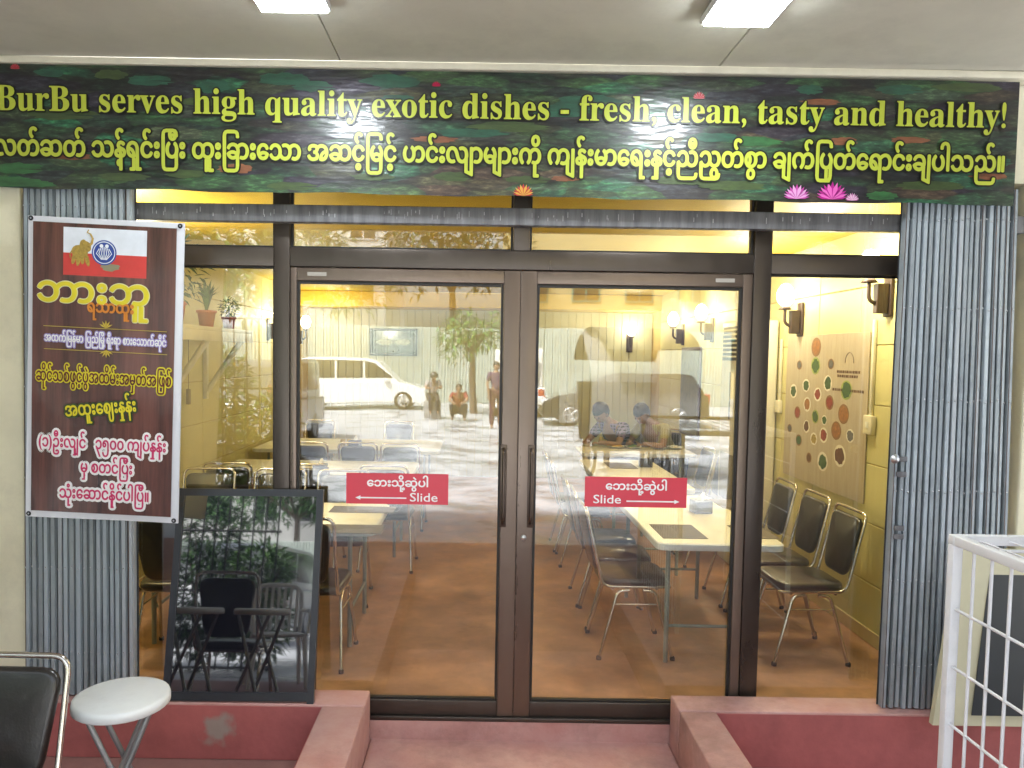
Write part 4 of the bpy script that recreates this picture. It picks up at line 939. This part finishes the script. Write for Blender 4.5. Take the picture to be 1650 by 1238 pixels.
# ================================================================== PEOPLE
def skin_mesh(pts, edges, rad, sub=2):
    me = bpy.data.meshes.new('tmp'); me.from_pydata(pts, edges, []); o = bpy.data.objects.new('tmp', me); COL.objects.link(o)
    o.modifiers.new('s', 'SKIN'); 
    sv = me.skin_vertices[0].data
    for i, r_ in enumerate(rad): sv[i].radius = (r_, r_) if not isinstance(r_, tuple) else r_
    sv[0].use_root = True
    md = o.modifiers.new('u', 'SUBSURF'); md.levels = sub; md.render_levels = sub
    bpy.context.view_layer.update(); dg = bpy.context.evaluated_depsgraph_get()
    r = bpy.data.meshes.new_from_object(o.evaluated_get(dg)); out = ([tuple(v.co) for v in r.vertices], [tuple(p.vertices) for p in r.polygons])
    bpy.data.objects.remove(o); bpy.data.meshes.remove(r); return out
def ellipsoid(c, rx, ry, rz_, M=None, n=14, seg=10, cut=None):
    vs = []; fs = []
    for i in range(seg+1):
        t_ = math.pi*i/seg
        for k in range(n):
            a_ = 2*math.pi*k/n; vs.append(Vector((rx*math.sin(t_)*math.cos(a_), ry*math.sin(t_)*math.sin(a_), rz_*math.cos(t_))))
    for i in range(seg):
        for k in range(n): fs.append((i*n+k, (i+1)*n+k, (i+1)*n+(k+1)%n, i*n+(k+1)%n))
    M = M or Matrix.Identity(4); return [tuple(Matrix.Translation(c) @ M @ v) for v in vs], fs
SKIN = mat('skin', (.28,.16,.10), .5, 0, .08, 12); HAIR = mat('black_hair', (.012,.010,.010), .45, 0, .3, 40)
def person(label, loc, rz, J, shirt, trousers, hairm=HAIR, head_tilt=0, short=True, helmet=None):
    """J: joints in local metres, person faces -Y"""
    t = thing('person', label, 'person', loc, rz)
    V = {k: Vector(v) for k, v in J.items()}
    names = ['pelvis','waist','chest','neck','head0']; pts = []; idx = {}
    def P(n): idx[n] = len(pts); pts.append(tuple(V[n])); return idx[n]
    rad = []; edges = []
    V['head0'] = V['neck']+(V['head']-V['neck'])*.55
    for n, r_ in zip(names, (.115,.105,.125,.05,.05)): P(n); rad.append(r_)
    edges += [(0,1),(1,2),(2,3),(3,4)]
    for s_ in 'lr':
        for n, r_ in (('sh',.055),('el',.040),('wr',.027),('ha',.030)): P(n+s_); rad.append(r_)
        edges += [(idx['chest'],idx['sh'+s_]),(idx['sh'+s_],idx['el'+s_]),(idx['el'+s_],idx['wr'+s_]),(idx['wr'+s_],idx['ha'+s_])]
        for n, r_ in (('hi',.085),('kn',.058),('an',.036),('to',.034)): P(n+s_); rad.append(r_)
        edges += [(0,idx['hi'+s_]),(idx['hi'+s_],idx['kn'+s_]),(idx['kn'+s_],idx['an'+s_]),(idx['an'+s_],idx['to'+s_])]
    b = MB(); b.add(*skin_mesh(pts, edges, rad), True)
    for s_ in 'lr':          # fingers
        h = V['ha'+s_]; d = (h-V['wr'+s_]).normalized(); sd_ = d.cross(Vector((0,0,1)));
        sd_ = sd_.normalized() if sd_.length > .1 else Vector((1,0,0))
        for k, L_ in enumerate((.060,.070,.066,.052)):
            o_ = h+sd_*(k-1.5)*.018+d*.01; b.tube([o_, o_+d*L_*.5, o_+d*L_*.85+Vector((0,0,-.02))], .0085, 6, r2=.006)
        o_ = h-sd_*.03; b.tube([o_-d*.01, o_-sd_*.02+d*.03, o_-sd_*.02+d*.05], .010, 6, r2=.007)
    HM = Matrix.Rotation(head_tilt, 4, 'X'); hc_ = V['head']
    vs, fs = ellipsoid(hc_, .076, .096, .118, HM, 18, 14); b.add(vs, fs, True)
    vs, fs = ellipsoid(hc_+HM.to_3x3()@Vector((0,-.094,-.015)), .013, .018, .026, HM, 8, 6); b.add(vs, fs, True)
    for sx in (-1,1):
        vs, fs = ellipsoid(hc_+HM.to_3x3()@Vector((sx*.077,.005,-.005)), .012, .02, .032, HM, 8, 6); b.add(vs, fs, True)
    b.build('body', SKIN, t)
    ey = MB()
    for sx in (-1,1):
        vs, fs = ellipsoid(hc_+HM.to_3x3()@Vector((sx*.03,-.086,.012)), .012, .008, .008, HM, 8, 6); ey.add(vs, fs, True)
    ey.build('eyes', mat('eye_dark', (.03,.02,.02), .3), t)
    vs, fs = ellipsoid(hc_+HM.to_3x3()@Vector((0,-.085,-.055)), .024, .012, .008, HM, 8, 6); MB().add(vs, fs, True).build('mouth', mat('lips', (.25,.09,.07), .5), t)
    if helmet:
        vs, fs = ellipsoid(hc_+HM.to_3x3()@Vector((0,.012,.04)), .125, .14, .125, HM, 18, 14); fs = [f for f in fs if min(vs[i][2] for i in f) > hc_.z-.02]; MB().add(vs, fs, True).build('helmet', helmet, t)
    else:
        vs, fs = ellipsoid(hc_+HM.to_3x3()@Vector((0,.016,.022)), .090, .106, .118, HM, 22, 18)
        Mi = HM.to_3x3().inverted(); keep = []
        for f in fs:
            c0 = sum((Vector(vs[i]) for i in f), Vector())/4-hc_; c0 = Mi@c0
            if c0.z > .045 or (c0.y > .0 and c0.z > -.08): keep.append(f)
        MB().add([tuple(Vector(v)+Vector((random.uniform(-.004,.004),)*3)) for v in vs], keep, True).build('hair', hairm, t)
    # clothes follow the body
    cp = []; ci = {}
    def C(n, v=None): ci[n] = len(cp); cp.append(tuple(v if v is not None else V[n])); return ci[n]
    cr = []; ce = []
    for n, r_ in (('pelvis',.135),('waist',.128),('chest',.150)): C(n); cr.append(r_)
    ce += [(0,1),(1,2)]; C('neckb', V['chest']+(V['neck']-V['chest'])*.6); cr.append(.075); ce.append((2,3))
    for s_ in 'lr':
        C('sh'+s_); cr.append(.072); ce.append((2, ci['sh'+s_]))
        e_ = V['sh'+s_]+(V['el'+s_]-V['sh'+s_])*(.75 if short else 1); C('el'+s_, e_); cr.append(.056); ce.append((ci['sh'+s_], ci['el'+s_]))
        if not short: C('w'+s_, V['el'+s_]+(V['wr'+s_]-V['el'+s_])*.9); cr.append(.040); ce.append((ci['el'+s_], ci['w'+s_]))
    MB().add(*skin_mesh(cp, ce, cr), True).build('shirt', shirt, t)
    cp = []; ci = {}; cr = []; ce = []
    C('pelvis'); cr.append(.138)
    for s_ in 'lr':
        C('hi'+s_); cr.append(.105); C('kn'+s_); cr.append(.075); C('an'+s_); cr.append(.060); ce += [(0, ci['hi'+s_]), (ci['hi'+s_], ci['kn'+s_]), (ci['kn'+s_], ci['an'+s_])]
    MB().add(*skin_mesh(cp, ce, cr), True).build('trousers', trousers, t)
    return t
def sit(lean=.25, reach=.42, twist=0, hz=.80):
    J = dict(pelvis=(0,.05,.52), waist=(0,.05-lean*.35,.68), chest=(0,.03-lean,.90), neck=(0,-lean-.03,1.03), head=(twist,-lean-.12,1.12))
    for s_, sx in (('l',-1),('r',1)):
        J['sh'+s_] = (sx*.17,-lean+.02,.97); J['el'+s_] = (sx*.24,-lean-.12,.78); J['wr'+s_] = (sx*.12,-lean-reach*.8,hz); J['ha'+s_] = (sx*.09,-lean-reach,hz)
        J['hi'+s_] = (sx*.09,.0,.50); J['kn'+s_] = (sx*.11,-.40,.50); J['an'+s_] = (sx*.11,-.38,.09); J['to'+s_] = (sx*.12,-.50,.045)
    return J
def plaid():
    m, t, p = nodes_of('navy_plaid'); N, L = t.nodes, t.links; tc = N.new('ShaderNodeTexCoord')
    outs = []
    for ax, dr in (('X','X'),('Z','Z')):
        wv = N.new('ShaderNodeTexWave'); wv.wave_type = 'BANDS'; wv.bands_direction = dr; wv.inputs['Scale'].default_value = 9; L.new(tc.outputs['Object'], wv.inputs[0]); outs.append(wv)
    ad = N.new('ShaderNodeMath'); ad.operation = 'ADD'; L.new(outs[0].outputs['Fac'], ad.inputs[0]); L.new(outs[1].outputs['Fac'], ad.inputs[1])
    r = N.new('ShaderNodeValToRGB'); L.new(ad.outputs[0], r.inputs[0]); r.color_ramp.elements[0].color = (.02,.015,.04,1); r.color_ramp.elements[1].color = (.22,.16,.28,1); r.color_ramp.elements[0].position = .5
    L.new(r.outputs[0], p.inputs['Base Color']); p.inputs['Roughness'].default_value = .85; return m
NAVY = mat('dark_trousers', (.03,.03,.045), .8); OLIVE = mat('olive_shirt', (.36,.31,.10), .8, 0, .12, 8)
J = sit(.44, .30, -.04, .80); person('diner in a dark plaid shirt bending over the food, arms on the table', (1.88, 5.50, 0), R(-52), J, plaid(), NAVY, head_tilt=R(45))
J = sit(.38, .30, -.06, .80); person('diner in an olive yellow shirt with short black hair, head bowed', (2.28, 5.40, 0), R(-48), J, OLIVE, NAVY, head_tilt=R(42))
chair(1.88, 5.58, 140, 'chair under the diner in the plaid shirt', GR_); chair(2.30, 5.50, 138, 'chair under the diner in the olive shirt', GR_)

# ================================================================== STREET SIDE (seen mirrored in the glass)
def gp_(px, dist, z):   # place of something the glass shows mirrored at column px and distance from the eye
    return (px-773)/F*dist, -(dist-3.7), z
CARW = mat('white_car_paint', (.80,.80,.78), .25, 0, .02, coat=.8); CARB = mat('black_car_paint', (.012,.014,.02), .2, 0, .05, coat=1); CARS = mat('silver_car_paint', (.45,.47,.48), .28, .4, .03, coat=.8)
TYRE = mat('tyre', (.02,.02,.02), .8); RIM = mat('rim', (.5,.5,.5), .3, .9); LAMPG = mat('headlight', (.7,.72,.75), .1, 0, .02, coat=1); TAIL = mat('tail_light', (.4,.02,.02), .2, coat=1)
GZ = -.15
def car(name, label, loc, rz, L_, H_, W_, paint, van=False, cat='car'):
    t = thing(name, label, cat, loc, rz)     # nose towards +X
    h = L_/2
    if van: body = [(-h,.30),(-h+.02,.95),(h-.10,1.0),(h-.02,.75),(h,.35),(h-.1,.28),(-h+.1,.25)]; cab = [(-h+.05,.94),(-h+.15,H_-.06),(-h+.4,H_),(h-1.2,H_),(h-.85,H_-.1),(h-.15,.98)]
    else: body = [(-h,.35),(-h+.05,.85),(-h+.3,.95),(h-1.25,.98),(h-.45,.86),(h-.08,.70),(h,.40),(h-.1,.24),(-h+.1,.24)]; cab = [(-h+.10,.90),(-h+.45,H_-.05),(-h+.8,H_),(h-2.0,H_),(h-1.65,H_-.1),(h-.95,.93)]
    MB().prism(body, -W_/2, W_/2, .06, seg=3).build('body', paint, t)
    MB().prism(cab, -W_/2+.10, W_/2-.10, .05, seg=3).build('cabin', paint, t)
    def inset(poly, k): 
        cx_ = sum(p[0] for p in poly)/len(poly); cz_ = sum(p[1] for p in poly)/len(poly); return [((x-cx_)*k+cx_, (z-cz_)*.70+cz_+.01) for x, z in poly]
    for s_ in (-1,1):
        y = s_*(W_/2-.098); MB().prism(inset(cab,.90), y-.004, y+.004).build('side_window', CARGLASS, t)
        y = s_*(W_/2-.088)
        for px_ in (-h*.30, h*.08): MB().box(px_-.03, px_+.03, y-.004, y+.004, .96, H_-.10).build('pillar', paint, t)
        MB().box(h-.30, h-.05, s_*(W_/2-.20)-.14, s_*(W_/2-.20)+.14, .62, .76, .03).build('headlight', LAMPG, t)
        MB().box(-h-.01, -h+.12, s_*(W_/2-.15)-.09, s_*(W_/2-.15)+.09, .62, .90, .02).build('tail_light', TAIL, t)
        MB().box(h-1.45, h-1.28, s_*(W_/2+.05)-.07, s_*(W_/2+.05)+.07, .96, 1.08, .03).build('mirror', paint, t)
        for wx in (-h+.80, h-.82):
            M_ = Matrix.Translation((wx, s_*(W_/2-.10), .32)) @ Matrix.Rotation(math.pi/2*s_*-1, 4, 'X')
            w_ = MB().lathe([(.21,-.10),(.30,-.10),(.32,-.07),(.32,.07),(.30,.10),(.21,.10)], 24, Matrix.Translation((wx, s_*(W_/2-.10), .32)) @ Matrix.Rotation(math.pi/2, 4, 'X')).build('tyre', TYRE, t)
            r_ = MB(); 
            for k in range(5):
                a_ = 2*math.pi*k/5; yy = s_*(W_/2+.0)
                r_.tube([(wx, yy, .32), (wx+.19*math.cos(a_), yy, .32+.19*math.sin(a_))], .03, 6)
            r_.lathe([(.18,-.02),(.215,-.02),(.215,.02),(.18,.02)], 24, Matrix.Translation((wx, s_*(W_/2-.0), .32)) @ Matrix.Rotation(math.pi/2, 4, 'X')); r_.build('rim', RIM, w_)
    MB().box(h-.06, h+.03, -W_/2+.2, W_/2-.2, .42, .58, .02).build('grille', CARGLASS, t); MB().box(-h-.012, -h+.02, -.26, .26, .50, .62, .01).build('number_plate', mat('plate', (.6,.6,.6), .5), t)
    if van: MB().box(-h+.0, -h+.045, -W_/2+.25, W_/2-.25, 1.05, H_-.25, .01).build('rear_window', CARGLASS, t)
    return t
x, y, _ = gp_(583, 26, 0); car('parked_car', 'white people carrier parked along the far side of the street', (x, y, GZ), 0, 4.6, 1.72, 1.75, CARW)
x, y, _ = gp_(1000, 21.5, 0); car('parked_car', 'black saloon car parked across the street facing left', (x, y, GZ), math.pi, 4.5, 1.48, 1.75, CARB)
x, y, _ = gp_(835, 24, 0); car('minibus', 'white minibus seen from behind across the street', (x, y-1.5, GZ), R(-90), 4.4, 2.1, 1.75, CARW, True, 'minibus')
x, y, _ = gp_(448, 13.5, 0); car('parked_car', 'silver car with its nose towards the shop at the left', (x-.85, y-1.6, GZ), R(94), 4.2, 1.75, 1.7, CARS, True)
x, y, _ = gp_(225, 16, 0); car('parked_car', 'white hatchback parked beyond the porch bars', (x, y, GZ), R(8), 4.2, 1.5, 1.7, CARW)

# far buildings and wall
BYEL = mat('ochre_facade', (.50,.42,.22), .8, 0, .1, 1.5, dirt=.15); CORR = mat('corrugated_sheet', (.50,.56,.50), .5, .2, .15, 2)
wl = thing('corrugated_fence', 'tall pale green corrugated sheet fence behind the parked cars', 'fence', (0, -25.6, GZ))
me = MB().box(-.49,.49,-.03,.03,0,2.9,.01,seg=1)
for k in range(9): me.tube([(-.44+k*.11,.035,.02),(-.44+k*.11,.035,2.88)], .03, 6)
me = me.mesh('sheet'); me.materials.append(CORR)
for k in range(22): link('sheet', me, wl, (-12+k*1.0, 0, 0))
def building(label, x0, x1, y0, y1, h, m, win, nx, nz, shut=None, z0=1.0):
    t = tag(MB().box(x0, x1, y0, y1, GZ, h).build('building', m), label, 'building')
    W_ = (x1-x0)/nx
    for i in range(nx):
        for j in range(nz):
            cx_ = x0+W_*(i+.5); cz_ = z0+.9+j*3.0
            if cz_+1.0 > h: continue
            f = MB().box(cx_-.65, cx_+.65, y1-.02, y1+.05, cz_-.75, cz_+.75, .01, seg=1).build('window', win, t)
            MB().box(cx_-.57, cx_-.03, y1+.051, y1+.056, cz_-.67, cz_+.67).build('pane', CARGLASS if shut is None else shut, f); MB().box(cx_+.03, cx_+.57, y1+.051, y1+.056, cz_-.67, cz_+.67).build('pane', CARGLASS if shut is None else shut, f)
    MB().box(x0-.3, x1+.3, y0-.3, y1+.4, h, h+.25, .02).build('roof_slab', mat('roof_grey', (.3,.3,.3), .8), t)
    return t
TEAL = mat('teal_frame', (.03,.20,.20), .5); WHF = mat('white_frame', (.7,.7,.7), .5)
building('ochre two storey building with teal windows across the street', 1.2, 13, -40, -31, 8.5, BYEL, TEAL, 5, 3)
building('white apartment block with barred windows across the street', -18, -4.5, -42, -33, 10.5, mat('white_facade', (.62,.62,.60), .8, 0, .08, 1.2, dirt=.2), WHF, 6, 4)
building('pale building at the far left end of the street', -34, -21, -38, -24, 9, mat('grey_facade', (.45,.46,.44), .8, 0, .1, 1.2, dirt=.2), WHF, 5, 3)
building('cream building at the far right end of the street', 15.5, 30, -36, -22, 9.5, mat('cream_facade', (.55,.50,.36), .8, 0, .1, 1.2, dirt=.2), TEAL, 5, 3)
BARK = mat('bark', (.16,.12,.09), .9, 0, .3, 8, .4, 20)
def tree(label, x, y, h, r_, n, leafm, size=.28, name='tree'):
    t = thing(name, label, 'tree', (x, y, GZ)); m = MB()
    pts = [Vector((0,0,0)), Vector((random.uniform(-.1,.1), random.uniform(-.1,.1), h*.35)), Vector((random.uniform(-.25,.25), random.uniform(-.2,.2), h*.62))]
    m.tube(pts, .05+h*.018, 8, r2=.04+h*.008)
    cl = []
    for k in range(7):
        a_ = 2*math.pi*k/7+random.uniform(-.4,.4); e = pts[-1]+Vector((math.cos(a_)*r_*random.uniform(.35,.75), math.sin(a_)*r_*random.uniform(.35,.75), random.uniform(-.1,.9)*r_*.8)); m.tube([pts[-1]-Vector((0,0,h*.08)), (pts[-1]+e)/2+Vector((0,0,.1*r_)), e], .05+h*.004, 6, r2=.02); cl.append(e)
    m.build('trunk', BARK, t); c = MB()
    for e in cl+[pts[-1]+Vector((0,0,r_*.6))]: leaves(c, e, (r_*.5*random.uniform(.8,1.2), r_*.5, r_*.42*random.uniform(.8,1.2)), n//8, size)
    tag(c.build('crown', leafm, t), kind='stuff'); return t
x, y, _ = gp_(764, 24.5, 0); tree('small round leafy tree by the fence between the cars', x, y, 3.6, 1.15, 900, LEAFL, .26)
tree('tall green tree behind the fence on the left', -7.5, -29, 7.5, 3.2, 2600, LEAF, .42); tree('tall dark tree behind the fence near the middle', -1.2, -30, 8.5, 3.4, 2600, LEAFD, .42)
tree('broad tree in front of the pale building at the left end', -15, -22, 7, 3.4, 2600, LEAFL, .42); tree('tall tree right of the ochre building', 14, -27, 8, 3.2, 2000, LEAF, .42)
tree('leafy street tree near the porch bars', -5.6, -9.5, 5.2, 2.0, 2600, LEAF, .26); tree('dark shrubby tree further along the kerb at left', -8.6, -13, 4.6, 1.8, 1800, LEAFD, .26)

# covered cart with black tarp and clear plastic
PLAS = bpy.data.materials.new('clear_plastic'); PLAS.use_nodes = True; t_ = PLAS.node_tree; p_ = t_.nodes['Principled BSDF']; p_.inputs['Base Color'].default_value = (.85,.88,.9,1); p_.inputs['Roughness'].default_value = .12; p_.inputs['Alpha'].default_value = .22
x, y, _ = gp_(1010, 12.5, 0)
ct = thing('rickshaw', 'parked cycle rickshaw with a black hood and clear plastic rain cover', 'rickshaw', (x, y, GZ), R(172))
HM_ = MB(); n = 12; vs = []
for i in range(n+1):
    a_ = math.pi*(.05+.80*i/n)
    for xx in (-.45,.45): vs.append((xx*1.6, -.35+.95*math.cos(a_), 1.75+.62*math.sin(a_)))
HM_.add(vs, [(2*i,2*i+1,2*i+3,2*i+2) for i in range(n)], True).build('hood', mat('black_tarp', (.015,.018,.022), .35, 0, .3, 6), ct)
q = MB(); n = 14; vs = []; random.seed(3)
for i in range(n+1):
    a_ = math.pi*(.0+1.0*i/n)
    for k in range(9):
        xx = -.85+1.7*k/8; rr_ = 1+.05*math.sin(k*2.3+i*1.7); vs.append((xx, .95*math.cos(a_)*rr_, .75+1.55*math.sin(a_)**.7*rr_))
q.add(vs, [(i*9+k, i*9+k+1, (i+1)*9+k+1, (i+1)*9+k) for i in range(n) for k in range(8)], True).build('rain_cover', PLAS, ct)
MB().prism([(-.62,.52),(.62,.52),(.70,1.50),(-.70,1.50)], .42, .47, .02).build('rear_light_block', mat('light_block_black', (.02,.022,.025), .6, 0, .3, 6), ct)  # added dark panel, blocks the bright street mirrored over the diners
MB().box(-.70,.70,-.55,-.50,.45,1.05,.02).build('front_panel', mat('dark_green_panel', (.02,.04,.035), .4), ct)
MB().box(-.42,.42,-.25,.45,.55,.75,.03).build('seat', mat('dark_seat', (.05,.03,.03), .5), ct)
MB().tube([(-.45,.5,.5),(-.45,-.5,.5),(-.1,-1.2,.55),(0,-1.5,.95)], .025, 6).tube([(.45,.5,.5),(.45,-.5,.5),(.1,-1.2,.55)], .025, 6).build('chassis', CARB, ct)
for wx, wy in ((-.55,.1),(.55,.1),(0,-1.55)):
    w_ = MB().lathe([(.30,-.02),(.34,-.02),(.34,.02),(.30,.02)], 24, Matrix.Translation((wx,wy,.34)) @ Matrix.Rotation(math.pi/2, 4, 'Y')); 
    for k in range(8): a_ = math.pi*k/8; w_.tube([(wx,wy-.31*math.cos(a_),.34-.31*math.sin(a_)),(wx,wy+.31*math.cos(a_),.34+.31*math.sin(a_))], .004, 4)
    w_.build('wheel', TYRE, ct)
bk = MB().lathe([(0,0),(.12,0),(.16,.30),(.17,.31),(.155,.30),(.115,.02),(0,.02)], 20).build('bucket', mat('red_bucket', (.6,.06,.03), .4), None); x, y, _ = gp_(966, 13.5, 0); bk.location = (x, y, .45); tag(bk, 'red plastic bucket on a low stand beside the rickshaw', 'bucket')
ls = thing('low_stand', 'low wooden stand carrying the red bucket in the street', 'stand', (x, y, GZ))
MB().box(-.2,.2,-.2,.2,.56,.598,.005).build('top', BARK, ls)
for sx in (-1,1):
    for sy in (-1,1): MB().box(sx*.16-.02,sx*.16+.02,sy*.16-.02,sy*.16+.02,0,.559).build('leg', BARK, ls)
def stand(): 
    J = dict(pelvis=(0,0,.92), waist=(0,0,1.08), chest=(0,0,1.30), neck=(0,0,1.46), head=(0,-.02,1.60))
    for s_, sx in (('l',-1),('r',1)):
        J['sh'+s_] = (sx*.18,0,1.40); J['el'+s_] = (sx*.23,.02,1.12); J['wr'+s_] = (sx*.22,-.08,.88); J['ha'+s_] = (sx*.22,-.10,.80)
        J['hi'+s_] = (sx*.09,0,.88); J['kn'+s_] = (sx*.11,-.02,.48); J['an'+s_] = (sx*.11,.02,.08); J['to'+s_] = (sx*.12,-.10,.045)
    return J
def squat():
    J = dict(pelvis=(0,.1,.32), waist=(0,.05,.48), chest=(0,-.05,.68), neck=(0,-.10,.80), head=(0,-.16,.92))
    for s_, sx in (('l',-1),('r',1)):
        J['sh'+s_] = (sx*.17,-.06,.75); J['el'+s_] = (sx*.24,-.22,.58); J['wr'+s_] = (sx*.10,-.38,.50); J['ha'+s_] = (sx*.08,-.46,.50)
        J['hi'+s_] = (sx*.10,.08,.30); J['kn'+s_] = (sx*.20,-.28,.46); J['an'+s_] = (sx*.16,-.10,.08); J['to'+s_] = (sx*.18,-.24,.045)
    return J
x, y, _ = gp_(699, 22.5, 0); person('person in a grey top and dark helmet sitting low beside the white car', (x, y, GZ), R(170), {k: (v[0], v[1], v[2]+.12) for k, v in sit(.1,.3).items()}, mat('grey_top', (.35,.33,.34), .8), NAVY, helmet=mat('helmet_black', (.02,.02,.025), .2, coat=1))
low = tag(MB().box(-.25,.25,-.2,.2,0,.50,.02).build('crate', mat('grey_crate', (.3,.3,.3), .7), None, (x, y+.1, GZ)), 'grey crate used as a seat beside the white car', 'crate')
x, y, _ = gp_(741, 22, 0); person('person in a dark red top crouching by the fence', (x, y, GZ), R(180), squat(), mat('dark_red_top', (.25,.03,.03), .8), NAVY)
x, y, _ = gp_(798, 20, 0); person('person in a purple top standing beside the white minibus', (x, y, GZ), R(165), stand(), mat('purple_top', (.10,.05,.12), .8), mat('dark_longyi', (.10,.03,.05), .8))

# porch edge grille with plants behind the camera, mirrored in the black board
gt = thing('porch_grille', 'dark iron bar grille at the left edge of the porch', 'grille', (0, -5.1, GZ)); IRON = mat('dark_iron', (.03,.032,.035), .5, .4)
for k in range(20): MB().tube([(-4.9+k*.14,0,.02),(-4.9+k*.14,0,2.3)], .010, 6).build('bar', IRON, gt)
for zz in (.05,.85,1.5,2.3): MB().tube([(-4.95,0,zz),(-2.2,0,zz)], .014, 6).build('rail', IRON, gt)
def shrub(x, y, h, n, lm, lab):
    t = thing('shrub', lab, 'shrub', (x, y, GZ)); st = MB()
    for k in range(5): a_ = random.uniform(0,6.28); st.tube([(0,0,0),(math.cos(a_)*.12,math.sin(a_)*.12,h*.4),(math.cos(a_)*.28,math.sin(a_)*.28,h*.85)], .016, 5, r2=.006)
    st.build('stem', BARK, t); m = MB(); leaves(m, (0,0,h*.38), (.42,.34,h*.34), n, .13); leaves(m, (.05,0,h*.75), (.36,.30,h*.30), n, .12); tag(m.build('foliage', lm, t), kind='stuff')
for x, y, h, lm, lab in ((-2.55,-5.5,1.35,LEAFL,'pale green leafy shrub behind the porch grille, at its right end'),(-3.2,-5.7,1.9,LEAF,'tall mid green shrub behind the middle of the porch grille'),(-3.9,-5.5,1.3,LEAFD,'low dark green shrub behind the porch grille'),(-4.5,-5.7,2.1,LEAF,'tallest shrub behind the left end of the porch grille')):
    shrub(x, y, h, 1100, lm, lab)
wc = thing('plastic_chair', 'white moulded plastic chair with slotted back at the porch edge', 'chair', (-1.75, -3.5, -.119), R(-20))
WP2 = mat('white_chair_plastic', (.78,.78,.76), .35)
MB().box(-.22,.22,-.22,.22,.42,.45,.02).build('seat', WP2, wc)
for k in range(7): MB().box(-.18+k*.056,-.155+k*.056,-.235,-.215,.46,.84,.004).build('back_slat', WP2, wc)
MB().tube(fillet([(-.21,-.22,.45),(-.21,-.25,.86),(.21,-.25,.86),(.21,-.22,.45)], .12, 6), .02, 8).build('back_rail', WP2, wc)
for sx in (-1,1):
    MB().tube(fillet([(sx*.22,-.22,.64),(sx*.25,.18,.64),(sx*.23,.20,.45)], .08, 5), .018, 8).build('armrest', WP2, wc)
    for sy in (-1,1): MB().tube([(sx*.20,sy*.20,.43),(sx*.24,sy*.24,.0)], .024, 8, r2=.018).build('leg', WP2, wc)
print('objects', len(bpy.data.objects))
